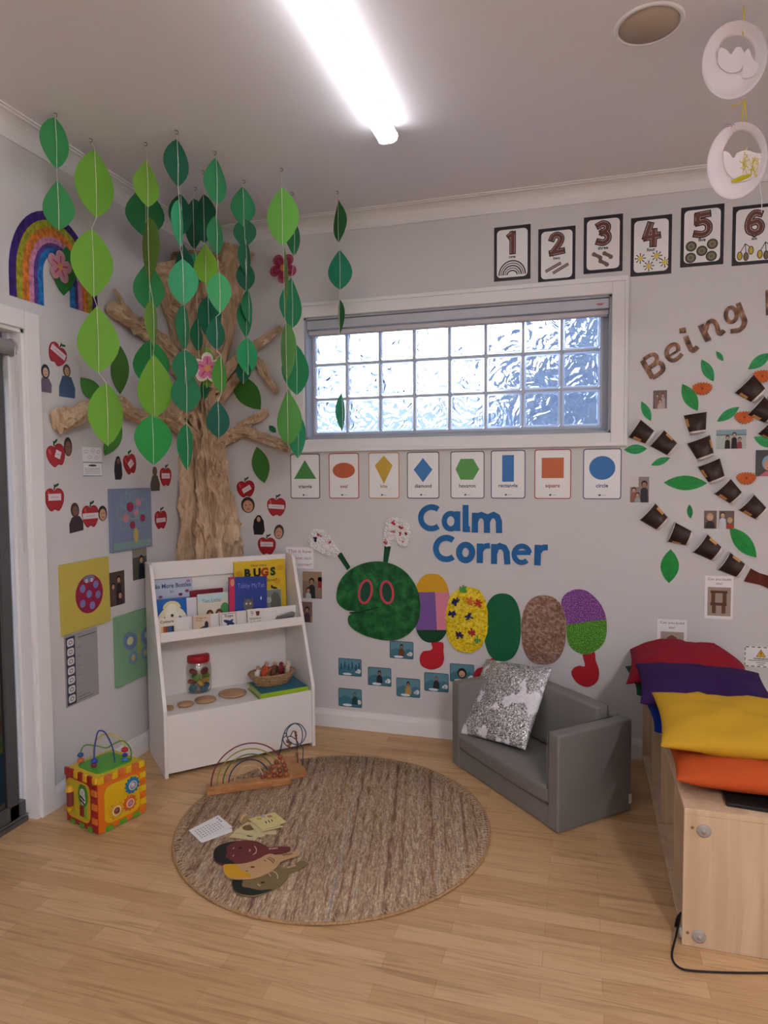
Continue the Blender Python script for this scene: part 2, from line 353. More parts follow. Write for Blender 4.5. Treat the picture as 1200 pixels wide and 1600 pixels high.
# ---------------------------------------------------------------- window of glass blocks
wroot = thing('window_1', (1.53, 0, WZ0), None, None); wroot['kind'] = 'structure'
b = MB(); OX0, OX1, OZ0, OZ1 = .615, 2.451, 1.602, 2.448
for u0, u1, v0, v1 in ((OX0, WX0, OZ0, OZ1), (WX1, OX1, OZ0, OZ1), (WX0, WX1, OZ0, WZ0), (WX0, WX1, WZ1, OZ1)):
    b.box(BW, u0, u1, v0, v1, .0005, .018, M_trim)
for a, c in (((OX0+.012, OZ0+.012), (OX1-.012, OZ1-.012)),):
    b.ribbon(BW, [a, (c[0], a[1]), c, (a[0], c[1])], .018, .018, .024, M_trim, closed=True)
b.build('window_frame', wroot, bevel=.004)
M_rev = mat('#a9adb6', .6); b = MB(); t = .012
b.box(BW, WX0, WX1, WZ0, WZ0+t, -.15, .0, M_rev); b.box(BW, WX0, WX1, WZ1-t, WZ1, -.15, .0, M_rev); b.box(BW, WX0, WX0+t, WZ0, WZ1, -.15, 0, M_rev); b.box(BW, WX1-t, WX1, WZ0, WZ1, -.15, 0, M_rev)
gx, gz = .7214+.004, 1.7105
M_mort = mat('#c2c8d2', .7)
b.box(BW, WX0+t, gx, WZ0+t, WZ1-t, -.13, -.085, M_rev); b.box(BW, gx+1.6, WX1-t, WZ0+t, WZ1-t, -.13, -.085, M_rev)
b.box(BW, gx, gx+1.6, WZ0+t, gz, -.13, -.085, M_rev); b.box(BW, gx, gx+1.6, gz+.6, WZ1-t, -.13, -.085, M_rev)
for i in range(9): b.box(BW, gx+.2*i-.006, gx+.2*i+.006, gz, gz+.6, -.13, -.083, M_mort)
for j in range(4): b.box(BW, gx, gx+1.6, gz+.2*j-.006, gz+.2*j+.006, -.13, -.0835, M_mort)
b.build('window_reveal', wroot)
M_gedge = mat('#cfe0f2', .08, spec=.6)
def _gbrick():
    m = bpy.data.materials.new('clear_block_rim'); m.use_nodes = True; bs = m.node_tree.nodes['Principled BSDF']
    bs.inputs['Transmission Weight'].default_value = .75; bs.inputs['Roughness'].default_value = .35; bs.inputs['IOR'].default_value = 1.2; bs.inputs['Base Color'].default_value = lin('#eef4ff'); return m
M_grim = _gbrick()
for j in range(3):
    for i in range(8):
        f = BW.at(gx+.2*i+.1, gz+.2*j+.1, -.09); b = MB()
        b.prism(f, rrect(.166, .166, .012), -.012, .003, M_gblock)
        b.ribbon(f, rrect(.178, .178, .014), .011, -.03, .001, M_grim, closed=True)
        b.build('glass_block', wroot)
b = MB(); f = BW
b.box(f, WX0+t+.002, WX1-t-.002, 2.300, 2.350, -.07, -.006, mat('#b9bcc6', .4)); b.box(f, WX0+t+.002, WX1-t-.002, 2.274, 2.297, -.055, -.03, mat('#c9c5ca', .5))
b.tube([f.p(WX0+.02, 2.275, -.042), f.p(WX1-.02, 2.275, -.042)], .011, mat('#b3afb6', .5))
b.text(f, 'mor', 2.315, 2.316, .012, '#b03848', n=-.0045, bold=.03); b.rect(f, 2.293, 2.322, 2.338, 2.327, -.0055, '#c8a8b0')
o = b.build('roller_blind', bevel=.003, label='white roller blind rolled up in its cassette along the top of the glass block window', cat='blind')
# the neighbouring building seen, broken up, through the right-hand blocks
b = MB(); b.box(WORLD, 2.05, 5.2, 1.7, 2.1, 0, 3.1, mat('#5e646e', .8)); b.box(WORLD, 1.6, 5.2, 1.72, 2.1, 0, 2.4, mat('#686e78', .8)); b.box(WORLD, -2.0, 5.2, 1.75, 2.1, 0, 1.98, mat('#a8b0c0', .8)); S('building_neighbour', b)
# ---------------------------------------------------------------- sliding door at the left
b = MB(); AO, AZ = -1.2495, 2.155; droot = thing('door_1', (0, DY, 0), None, None); droot['kind'] = 'structure'
b.box(LW, DY-.0, AO, 0, AZ, .0005, .02, M_trim); b.box(LW, -3.3, DY, DZ, AZ, .0005, .02, M_trim); b.box(LW, -3.38, -3.3, 0, AZ, .0005, .02, M_trim)
b.build('door_frame', droot, bevel=.004)
b = MB(); b.box(LW, DY-.014, DY, 0, DZ, -.14, .006, M_trim); b.box(LW, -3.3, DY, DZ-.014, DZ, -.14, .006, M_trim); b.box(LW, DY-.028, DY-.014, 0, DZ, -.12, -.05, M_trim); b.build('door_jamb', droot)
M_alu = mat('#5c5c5e', .4, metal=.3); b = MB()
b.box(LW, -3.3, DY-.028, 0, .02, -.14, -.03, M_alu); b.box(LW, DY-.06, DY-.03, .02, DZ-.014, -.115, -.075, M_alu); b.box(LW, DY-.11, DY-.066, .02, DZ-.02, -.07, -.04, M_alu)
b.box(LW, -3.3, DY-.03, .02, .09, -.07, -.04, M_alu); b.box(LW, -3.3, DY-.03, .028, .034, -.035, -.028, mat('#8a8a8c', .3, metal=.8)); b.build('door_track', droot)
b = MB(); b.box(LW, -3.3, DY-.11, .09, DZ-.03, -.06, -.054, M_pane); b.build('door_glass', droot)
b = MB(); b.box(WORLD, -1.7, -1.6, -6, 1, -.2, 2.6, mat('#77736f', .8)); b.box(WORLD, -1.6, -.25, -6, 1, -.2, -.05, mat('#6c6660', .9)); S('building_fence', b)
dz = DZ-.075
rb = thing('door_roller_blind', (-.03, DY-.2, dz), 'white roller blind with a bead chain at the top of the glass door', 'blind')
b = MB(); b.tube([LW.p(-3.2, dz, -.045), LW.p(DY-.02, dz, -.045)], .032, mat('#b9b9b6', .45), seg=20); b.tube([LW.p(DY-.022, dz, -.045), LW.p(DY-.014, dz, -.045)], .037, mat('#9c9c9a', .4), seg=20); b.build('roller', rb)
b = MB(); b.box(LW, -3.2, DY-.06, 1.885, dz-.02, -.079, -.0775, mat('#cfccd0', .8)); b.build('fabric', rb)
b = MB(); b.box(LW, -3.2, DY-.06, 1.865, 1.885, -.084, -.072, mat('#c9a8ac', .6)); b.box(LW, DY-.12, DY-.062, 1.863, 1.88, -.072, -.070, mat('#c04858', .6)); b.build('bottom_bar', rb)
b = MB(); P = spline([LW.p(DY-.02, dz, -.01), LW.p(DY-.021, 1.6, -.008), LW.p(DY-.024, 1.2, -.006), LW.p(DY-.03, 1.165, .0), LW.p(DY-.036, 1.2, .006), LW.p(DY-.034, 1.6, .0), LW.p(DY-.03, dz, -.01)], 5); b.tube(P, .0018, '#d8d6d4', seg=6); b.build('bead_chain', rb)
# ---------------------------------------------------------------- ceiling fittings
def batten(x, y0, y1, label, lamp=34):
    r = thing('ceiling_light', (x, (y0+y1)/2, H), label, 'light', None); b = MB(); b.box(WORLD, x-.03, x+.03, y0+.002, y1-.002, H-.03, H-.0005, M_trim); b.build('light_housing', r)
    b = MB(); f = Fr((x, 0, H-.03), (1,0,0), (0,0,1), (0,-1,0))
    b.prism(f, [(-.04, .0), (-.043, -.012), (-.036, -.03), (-.02, -.038), (.02, -.038), (.036, -.03), (.043, -.012), (.04, .0)], -y1+.008, -y0-.008, mat('#fbf8fb', .4, key='lit_diffuser', emis=lamp)); b.build('diffuser', r)
    for yy in (y0, y1):
        b = MB(); s = -1 if yy == y0 else 1; f2 = f; a, c = sorted((-yy, -yy+s*.008)); b.prism(f2, [(-.042, .002), (-.045, -.012), (-.038, -.032), (-.02, -.04), (.02, -.04), (.038, -.032), (.045, -.012), (.042, .002)], a, c, M_trim); b.build('end_cap', r)
    return r
batten(1.446, -2.35, -.84, 'long lit white strip light on the ceiling above the rug', 5.5)
batten(1.446, -5.8, -4.3, 'unseen lit strip light added on the ceiling behind the viewer', 22)  # unseen lamp, added to lift the overall brightness of the room
batten(3.5, -5.4, -4.0, 'lit strip light on the ceiling at the back right of the room', 105)
batten(4.0, -2.6, -1.1, 'unseen lit strip light added on the ceiling to the right, beyond the bench', 10)  # unseen fill lamp, added to brighten the right-hand end
r = thing('ceiling_speaker', (2.426, -1.208, H), 'round flush ceiling disc with a beige face and white rim', 'speaker')
f = Fr((2.426, -1.208, H), (1,0,0), (0,-1,0), (0,0,-1)); b = MB(); b.lathe(f, [(.094, .0005), (.094, .006), (.105, .006), (.108, .0005)], M_trim, 40); b.build('rim', r)
b = MB(); b.lathe(f, [(.0935, .0005), (.0935, .004), (.0001, .004)], mat('#b5a493', .9, bump=(300, .3)), 40); b.build('grille', r)
# ================================================================ world and exposure
w = bpy.data.worlds.new('sky'); SC.world = w; w.use_nodes = True; nt = w.node_tree; bg = nt.nodes['Background']
tc = nt.nodes.new('ShaderNodeTexCoord'); sx = nt.nodes.new('ShaderNodeSeparateXYZ'); nt.links.new(tc.outputs['Generated'], sx.inputs[0])
mr = nt.nodes.new('ShaderNodeMapRange'); mr.inputs['From Min'].default_value = -.05; mr.inputs['From Max'].default_value = .5; nt.links.new(sx.outputs['Z'], mr.inputs['Value'])
r = ramp(nt, mr.outputs['Result'], [(0, '#a9bcd8'), (.3, '#eef3fb'), (1, '#c4d6f2')]); nt.links.new(r.outputs['Color'], bg.inputs['Color']); bg.inputs['Strength'].default_value = 4.2
vs = SC.view_settings; vs.view_transform = 'Standard'; vs.look = 'None'; vs.gamma = 1; vs.exposure = .8; vs.use_curve_mapping = False
# ================================================================ things stuck on the walls
def cardfr(fr, x0, y0, x1, y1, rot=0, n=.0006):
    """sub-frame at the middle of a card whose edges' mid-points are read off the photograph"""
    xm, ym = (x0+x1)/2, (y0+y1)/2; a = fr.px(x0, ym); c = fr.px(x1, ym); d = fr.px(xm, y0); e = fr.px(xm, y1); m = fr.px(xm, ym)
    return fr.at((a[0]+c[0])/2, (d[1]+e[1])/2, n, rot), c[0]-a[0], d[1]-e[1]
# -- number cards above the window
M_cardink = mat('#28222a', .4, coat=.3); M_digit = mat('#6e3f3a', .5, coat=.3); M_dot = mat('#dcd2c8', .5)
DIG = {
 '1': [[(.02, .42), (.02, -.42)], [(-.12, .30), (.0, .38)]],
 '2': [[(-.22, .25), (-.15, .38), (.02, .43), (.18, .33), (.19, .15), (.05, -.08), (-.2, -.38)], [(-.24, -.39), (.27, -.33)]],
 '3': [[(-.2, .35), (-.02, .42), (.16, .34), (.16, .15), (-.04, .04)], [(-.04, .04), (.18, -.06), (.2, -.28), (.02, -.41), (-.2, -.36)]],
 '4': [[(-.05, .43), (-.22, -.10)], [(-.22, -.12), (.28, -.06)], [(.1, .14), (.08, -.43)]],
 '5': [[(.22, .42), (-.18, .38)], [(-.18, .36), (-.18, .10)], [(-.18, .08), (.08, .1), (.24, -.06), (.22, -.3), (.02, -.42), (-.24, -.38)]],
 '6': [[(.2, .38), (0, .42), (-.17, .25), (-.25, -.05), (-.2, -.3), (0, -.42)], [(0, -.42), (.2, -.32), (.24, -.1), (.1, .06), (-.1, .03)]]}
def digit(b, f, d, u, v, h):
    allR = []
    def segd(p, a, c):
        e = c-a; t = max(0, min(1, (p-a).dot(e)/max(1e-12, e.dot(e)))); return (p-(a+e*t)).length
    for si, st in enumerate(DIG[d]):
        P = [(u+x*h, v+y*h) for x, y in st]; Q = [(q.x, q.y) for q in spline([Vector((a, c, 0)) for a, c in P], 4)] if d in '2356' and len(P) > 2 else P
        e0 = Vector(Q[0])-Vector(Q[1]); e1 = Vector(Q[-1])-Vector(Q[-2]); g = .13*h
        Q = [tuple(Vector(Q[0])+e0.normalized()*g*.9)]+Q+[tuple(Vector(Q[-1])+e1.normalized()*g*.9)]
        b.ribbon(f, Q, .30*h, .0012+si*.00008, .0012+si*.00008, M_cardink); 
        R = [tuple(Vector(Q[0])-e0.normalized()*g*.35)]+Q[1:-1]+[tuple(Vector(Q[-1])-e1.normalized()*g*.35)]
        b.ribbon(f, R, .23*h, .0016+si*.0001, .0016+si*.0001, M_digit)
        allR.append(R)
    for ri, R in enumerate(allR):
        acc = 0
        for i in range(1, len(R)):
            a, c = Vector(R[i-1]), Vector(R[i]); L = (c-a).length; t = (c-a).normalized(); nn = Vector((-t.y, t.x)); s = .035*h-acc
            while s < L:
                for sg in (-1, 1):
                    q = a+t*s+nn*sg*.085*h
                    if any(segd(q, Vector(R2[k-1]), Vector(R2[k])) < .078*h for R2 in allR for k in range(1, len(R2))): continue
                    b.flat(f, ell(q.x, q.y, .016*h, .016*h, 6), .0024, M_dot)
                s += .055*h
            acc = (acc+L) % (.055*h)
cards = [('1', 772, 353, 829, 438, 'one'), ('2', 841, 355.5, 899, 440, 'two'), ('3', 912, 337, 973, 426, 'three'), ('4', 985.5, 338, 1049.5, 430, 'four'), ('5', 1063.5, 321.5, 1131, 415.5, 'five'), ('6', 1144, 320, 1214, 413, 'six')]
art = {'1': 'a rainbow', '2': 'two patterned sticks', '3': 'three brown bones', '4': 'four small yellow suns', '5': 'five round coins', '6': 'six yellow pods'}
for d, x0, y0, x1, y1, word in cards:
    f, w_, h_ = cardfr(BW, x0, y0, x1, y1); b = MB(); b.box(f, -w_/2, w_/2, -h_/2, h_/2, 0, .0008, M_cardink); b.flat(f, rrect(w_*.84, h_*.88, w_*.11), .001, M_paper)
    digit(b, f, d, 0, h_*.19, h_*.40); b.text(f, word, 0, -h_*.09, h_*.055, M_cardink, n=.0013, bold=.03)
    if d == '1':
        for k in range(5): b.ribbon(f, ell(0, -h_*.40, w_*(.36-.055*k), h_*(.26-.045*k), 18, 0, 0, PI), w_*.035, .0013, .0013, '#3a3236' if k % 2 == 0 else '#8a8084')
    if d == '2':
        for k in range(2): P = [(-w_*.3+k*.2*w_, -h_*(.3+k*.04)), (w_*.12+k*.2*w_, -h_*(.16+k*.03))]; b.ribbon(f, P, w_*.08, .0012, .0012, M_cardink); b.ribbon(f, P, w_*.045, .0014, .0014, '#9a8a80')
    if d == '3':
        for k, (x, y) in enumerate(((-.15, -.2), (.12, -.2), (.02, -.33))):
            b.ribbon(f, [(w_*x-w_*.07, h_*y+h_*.03), (w_*x+w_*.09, h_*y-h_*.03)], w_*.09, .0013, .0013, '#75655a')
            for q in (-1, 1): b.flat(f, ell(w_*x-w_*.08*q, h_*y+h_*.035*q, w_*.06, w_*.06, 8), .0014, '#75655a')
    if d == '4':
        for x, y in ((-.26, -.2), (.14, -.18), (-.05, -.34), (.34, -.3)):
            for k in range(8): a = k*PI/4; b.ribbon(f, [(w_*x, h_*y), (w_*x+w_*.11*math.cos(a), h_*y+w_*.11*math.sin(a))], w_*.02, .0013, .0013, M_cardink); b.flat(f, ell(w_*x+w_*.12*math.cos(a), h_*y+w_*.12*math.sin(a), w_*.018, w_*.018, 6), .0014, M_cardink)
            b.flat(f, ell(w_*x, h_*y, w_*.06, w_*.06, 10), .0016, '#d8c24a')
    if d == '5':
        for x, y in ((-.25, -.16), (.24, -.15), (0, -.25), (-.26, -.35), (.22, -.35)):
            b.flat(f, ell(w_*x, h_*y, w_*.13, w_*.13, 16), .0013, '#3a352a'); b.flat(f, ell(w_*x, h_*y, w_*.105, w_*.105, 16), .0014, '#6d6552'); b.ribbon(f, ell(w_*x, h_*y, w_*.06, w_*.06, 12), w_*.02, .0016, .0016, '#9a9078', closed=True)
    if d == '6':
        for x in (-.2, .25):
            for dx, dy, c in ((-.12, -.34, '#c9b13c'), (.02, -.36, '#7d6a4a'), (.13, -.26, '#c9b13c')):
                b.ribbon(f, [(w_*x, -h_*.14), (w_*(x+dx), h_*dy+h_*.04)], w_*.018, .0012, .0012, M_cardink); b.flat(f, ell(w_*(x+dx), h_*dy, w_*.065, w_*.11, 12), .0013, M_cardink); b.flat(f, ell(w_*(x+dx), h_*dy, w_*.045, w_*.09, 12), .0014, c)
    b.build('number_card', label=f'black-edged number card with a big {d}, the word {word} and {art[d]}', cat='number card', group='number cards above the window')
# -- shape cards under the window
def regpoly(kind, w_, h_):
    if kind == 'triangle': return [(-.38*w_, -.06*h_), (.38*w_, -.06*h_), (0, .36*h_)]
    if kind == 'oval': return ell(0, .12*h_, .37*w_, .17*h_, 32)
    if kind == 'kite': return [(0, .43*h_), (.29*w_, .22*h_), (0, -.18*h_), (-.29*w_, .22*h_)]
    if kind == 'diamond': return [(0, .37*h_), (.29*w_, .12*h_), (0, -.15*h_), (-.29*w_, .12*h_)]
    if kind == 'hexagon': return [(-.35*w_, .12*h_), (-.2*w_, .34*h_), (.17*w_, .34*h_), (.35*w_, .12*h_), (.17*w_, -.1*h_), (-.2*w_, -.1*h_)]
    if kind == 'rectangle': return [(-.17*w_, -.15*h_), (.17*w_, -.15*h_), (.17*w_, .4*h_), (-.17*w_, .4*h_)]
    if kind == 'square': return [(-.3*w_, -.08*h_), (.3*w_, -.08*h_), (.3*w_, .33*h_), (-.3*w_, .33*h_)]
    return ell(0, .12*h_, .34*w_, .235*h_, 40)
for kind, x0, y0, x1, y1, c, e in (('triangle', 454, 709, 500, 779, '#4a8a48', '#3c4450'), ('oval', 514, 708, 561, 779, '#c0623e', '#a8403a'), ('kite', 576, 707, 624, 779, '#c9a53a', '#c08a50'), ('diamond', 636, 706, 686.5, 779, '#3a78b4', '#3c4656'), ('hexagon', 704, 705, 757, 779, '#5a9a50', '#4a5560'), ('rectangle', 767, 703.5, 821, 779, '#3576b8', '#34476c'), ('square', 835, 702, 892.5, 779.5, '#c4663e', '#a04038'), ('circle', 911, 701, 971, 780, '#2f72b4', '#3a4a78')):
    f, w_, h_ = cardfr(BW, x0, y0, x1, y1); b = MB(); b.prism(f, rrect(w_, h_, w_*.07), 0, .0009, mat(e, .4, coat=.3)); b.flat(f, rrect(w_*.95, h_*.965, w_*.055), .0011, M_paper)
    b.flat(f, regpoly(kind, w_, h_), .0014, mat(c, .45, coat=.2)); b.text(f, kind, 0, -h_*.265, h_*.075, mat(e if kind != 'kite' else '#b08850'), n=.0014, bold=.02)
    b.flat(f, ell(-.06*w_, -.42*h_, .035*w_, .018*h_, 8, .3), .0014, '#3a3a3a'); b.rect(f, -.01*w_, -.425*h_, .1*w_, -.418*h_, .0014, '#8a8a8a')
    art_ = {'triangle': 'green', 'oval': 'orange-brown', 'kite': 'yellow', 'diamond': 'blue', 'hexagon': 'green', 'rectangle': 'blue', 'square': 'orange-brown', 'circle': 'blue'}[kind]
    b.build('shape_card', label=f'white laminated card showing a {art_} {kind}, under the window', cat='shape card', group='shape cards under the window')
# -- CALM CORNER letters, cut from blue card
def zr(ox, oy, s): return lambda x, y: (ox+x/s, oy+y/s)
def letter(strokes, name, label, m, Z, group, fr=BW, th=.004):
    b = MB(); k = 0
    for st in strokes:
        pts, w_, closed = st if len(st) == 3 else (*st, False); w0 = Vector(fr.px(*Z(0, 0))); w1 = Vector(fr.px(*Z(100, 0))); sc = (w1-w0).length/100
        if m is M_collage and len(pts) > 3 and not closed: pts = [(q.x, q.y) for q in spline([Vector((x, y, 0)) for x, y in pts], 4)]
        b.ribbon(fr, [fr.px(*Z(x, y)) for x, y in pts], w_*sc*(1.1 if m is M_blue else 1), .0006, th+.0002*k, m, closed=closed); k += 1
    return b.build(name, label=label, cat='letter', group=group)
M_blue = mat('#1c639f', .55); Z = zr(640, 780, 5); A = math.radians
def arc(cx, cy, rx, ry, a0, a1, n=24): return [(cx+rx*math.cos(A(a0+(a1-a0)*i/n)), cy-ry*math.sin(A(a0+(a1-a0)*i/n))) for i in range(n+1)]
G = 'blue cut-out letters of the corner sign'
L1 = [('C', [(arc(172, 145, 84, 84, 52, 308), 38)]), ('a', [(arc(322, 172, 50, 60, 0, 345), 36, True), ([(376, 95), (376, 248)], 36)]), ('l', [([(438, 45), (438, 254)], 40), ([(430, 234), (472, 234)], 40)]),
      ('m', [([(512, 106), (510, 260)], 42), ([(515, 170), (528, 135), (560, 122), (592, 135), (604, 170), (605, 262)], 40), ([(608, 170), (625, 135), (655, 122), (685, 138), (698, 170), (700, 264)], 40)])]
for ch, st in L1: letter(st, 'paper_letter', f'blue cut-out letter {ch} in the upper word Calm of the sign', M_blue, Z, G)
L2 = [('C', 'letter C that starts the lower word Corner', [(arc(288, 385, 82, 84, 50, 310), 40)]), ('o', 'letter o in the lower word Corner', [(arc(438, 416, 51, 60, 0, 345), 42, True)]),
      ('r', 'letter r in the middle of the lower word Corner', [([(550, 346), (549, 498)], 42), ([(556, 400), (575, 374), (600, 364), (628, 362)], 36)]), ('n', 'letter n in the lower word Corner', [([(661, 350), (660, 506)], 40), ([(664, 420), (675, 382), (705, 365), (740, 378), (758, 412), (765, 507)], 40)]),
      ('e', 'letter e in the lower word Corner', [([(812, 418), (945, 418)], 30), (arc(877, 430, 60, 64, 8, 312), 34)]), ('r', 'letter r that ends the lower word Corner', [([(1003, 356), (998, 516)], 42), ([(1006, 415), (1025, 388), (1050, 376), (1080, 376)], 38)])]
for ch, la, st in L2: letter(st, 'paper_letter', 'blue cut-out '+la, M_blue, Z, G)
# -- BEING letters, covered in brown photographs
Z = zr(980, 440, 5.4545); G = 'brown collage letters spelling Being'
for ch, st in (('B', [([(128, 672), (218, 822)], 44), ([(140, 665), (200, 626), (240, 628), (252, 662), (232, 700), (178, 738)], 34), ([(178, 745), (262, 692), (300, 712), (302, 755), (268, 790), (215, 822)], 38)]),
               ('e', [([(352, 640), (432, 590)], 22), ([(432, 592), (432, 552), (398, 536), (356, 558), (336, 602), (350, 652), (392, 674), (434, 652), (466, 616)], 36)]),
               ('i', [([(470, 396), (474, 440)], 52), ([(498, 466), (536, 562), (564, 588), (600, 556)], 42)]), ('n', [([(626, 370), (692, 506)], 50), ([(668, 420), (690, 355), (728, 336), (762, 372), (776, 430), (798, 446), (826, 418)], 36)]),
               ('g', [(arc(886, 284, 46, 62, 0, 345), 34, True), ([(944, 184), (984, 290), (1000, 348), (962, 410), (880, 424)], 40)])):
    letter(st, 'collage_letter', f'brown photo-covered letter {ch} of the slanting word Being', M_collage, Z, G)
b = MB(); f = BW; b.prism(f, BW.pxs([(1196, 454), (1224, 449), (1226, 488), (1197, 493)]), .0006, .004, M_collage); b.build('collage_letter', label='dark edge of a collage letter cut off by the right side of the photo', cat='letter', group=G)
# -- photographs of people, as prints: background, figures
SK = ['#a5775c', '#c29478', '#7c5642', '#d0a68c']
def figure(b, f, x, y, s, hair, top, skin, n):
    b.flat(f, [(x-s*.95, y-s*2.6), (x-s*.8, y-s*1.2), (x-s*.3, y-s*.75), (x+s*.3, y-s*.75), (x+s*.8, y-s*1.2), (x+s*.95, y-s*2.6)], n, top)
    b.flat(f, ell(x, y+s*.15, s*.68, s*.85, 14), n+.0001, hair); b.flat(f, ell(x, y-.08*s, s*.48, s*.62, 14), n+.0002, skin)
    b.flat(f, ell(x-.18*s, y+.02*s, s*.07, s*.05, 6), n+.0003, '#2a2020'); b.flat(f, ell(x+.18*s, y+.02*s, s*.07, s*.05, 6), n+.0003, '#2a2020'); b.flat(f, ell(x, y-.38*s, s*.17, s*.06, 8), n+.0003, '#8c4a44')
def photo(fr, box, bgs, figs, label, rot=0, group=None, extra=None):
    f, w_, h_ = cardfr(fr, *box, rot=rot); b = MB(); b.box(f, -w_/2, w_/2, -h_/2, h_/2, 0, .0008, mat(bgs[0], .3, coat=.4))
    for u0, v0, u1, v1, c in bgs[1]: b.rect(f, u0*w_, v0*h_, u1*w_, v1*h_, .001, mat(c, .3, coat=.4))
    n = .0012
    for x, y, s, hair, top, skin in figs:
        s_ = s*h_; yb = max(-h_/2, y*h_-s_*2.6); 
        b.flat(f, [(max(-w_/2, x*w_-s_*.95), -h_/2), (x*w_-s_*.8, y*h_-s_*1.2), (x*w_-s_*.3, y*h_-s_*.75), (x*w_+s_*.3, y*h_-s_*.75), (x*w_+s_*.8, y*h_-s_*1.2), (min(w_/2, x*w_+s_*.95), -h_/2)], n, top)
        b.flat(f, ell(x*w_, y*h_+s_*.15, s_*.7, s_*.85, 14), n+.0001, hair); b.flat(f, ell(x*w_, y*h_-.08*s_, s_*.5, s_*.62, 14), n+.0002, SK[skin])
        b.flat(f, ell(x*w_, y*h_-.36*s_, s_*.17, s_*.06, 8), n+.0003, '#8c4a44'); n += .0004
    return b.build('photo_print', label=label, cat='photo', group=group)
photo(BW, (1020.5, 610, 1042, 638.5), ('#4a3430', [(-.4, -.4, .4, .4, '#6a4a44')]), [(-.2, .2, .13, '#2a1c1a', '#8a6a60', 1), (.2, .22, .13, '#20181a', '#a89a96', 1), (0, -.1, .14, '#2a1c1a', '#c0a8a0', 3)], 'small dark family photo under the letter e of Being', group='family photos by the coffee cup tree')
photo(BW, (984.5, 745, 1014, 785), ('#8a7c78', [(-.5, .1, -.05, .5, '#cfc9c8')]), [(.25, .2, .16, '#1c1618', '#3a3440', 0), (-.3, -.02, .12, '#2a1c1a', '#8c5a50', 1), (-.1, -.22, .12, '#3a2a22', '#9aa6ac', 1)], 'family photo right of the blue circle card', group='family photos by the coffee cup tree')
photo(BW, (1119, 671.5, 1166, 701), ('#a9b4ae', [(-.5, .25, .5, .5, '#7d9aa6'), (-.5, .2, .5, .26, '#5a6c72')]), [(-.12, .08, .14, '#2a201c', '#231f22', 1), (.1, .22, .15, '#1f1816', '#2a2226', 1), (.28, -.02, .13, '#2c1f1c', '#8a3a3e', 1)], 'seaside photo of three people between the two cup branches', group='family photos by the coffee cup tree')
photo(BW, (1100, 798, 1147, 826), ('#6a5a54', [(-.08, -.5, .0, .5, '#c8c0bc')]), [(-.3, .12, .26, '#b89a6c', '#3a3034', 3), (.12, .25, .2, '#4a342a', '#c4c8d4', 3), (.36, -.05, .2, '#c0a070', '#a84a38', 3)], 'double photo of smiling people above the lowest cup branch', group='family photos by the coffee cup tree')
photo(BW, (1180.5, 703, 1222, 744), ('#3c3634', [(-.5, .2, -.1, .5, '#2c3034')]), [(.0, -.05, .34, '#7aa0b8', '#c06a74', 1)], 'close-up photo of a face cut off at the right edge of the frame', group='family photos by the coffee cup tree')
photo(BW, (473, 893, 503, 935), ('#8a7466', [(-.5, .15, .5, .5, '#a08468'), (.3, -.1, .5, .3, '#8a2a30')]), [(-.02, .12, .15, '#1e181a', '#2a2a30', 0), (-.2, -.2, .12, '#2a2020', '#b8c0c4', 1)], 'photo of a crouching person right of the bookshelf, upper of two', group='photos beside the bookshelf')
photo(BW, (462, 940, 488, 972), ('#7a6658', [(-.5, -.5, .5, -.2, '#a08468')]), [(.2, .1, .18, '#1e181a', '#4a3a3c', 0), (-.1, .0, .15, '#2a2020', '#5a5054', 1)], 'small photo right of the bookshelf, lower of two', group='photos beside the bookshelf')
photo(LW, (170, 893, 194.5, 946), ('#4a3c38', []), [(.12, .25, .13, '#1c1614', '#2a2426', 1), (-.25, .08, .12, '#241a18', '#5a4440', 1), (.18, -.22, .14, '#1c1614', '#3a2c2c', 1)], 'photo of three smiling faces right of the ladybird canvas', group='photos on the left wall')
photo(LW, (207, 855, 229, 905), ('#4c4c48', [(-.5, .2, .5, .5, '#8a8478')]), [(.1, .1, .15, '#141214', '#1c1e26', 1)], 'dark photo half behind the top left corner of the bookshelf', group='photos on the left wall')
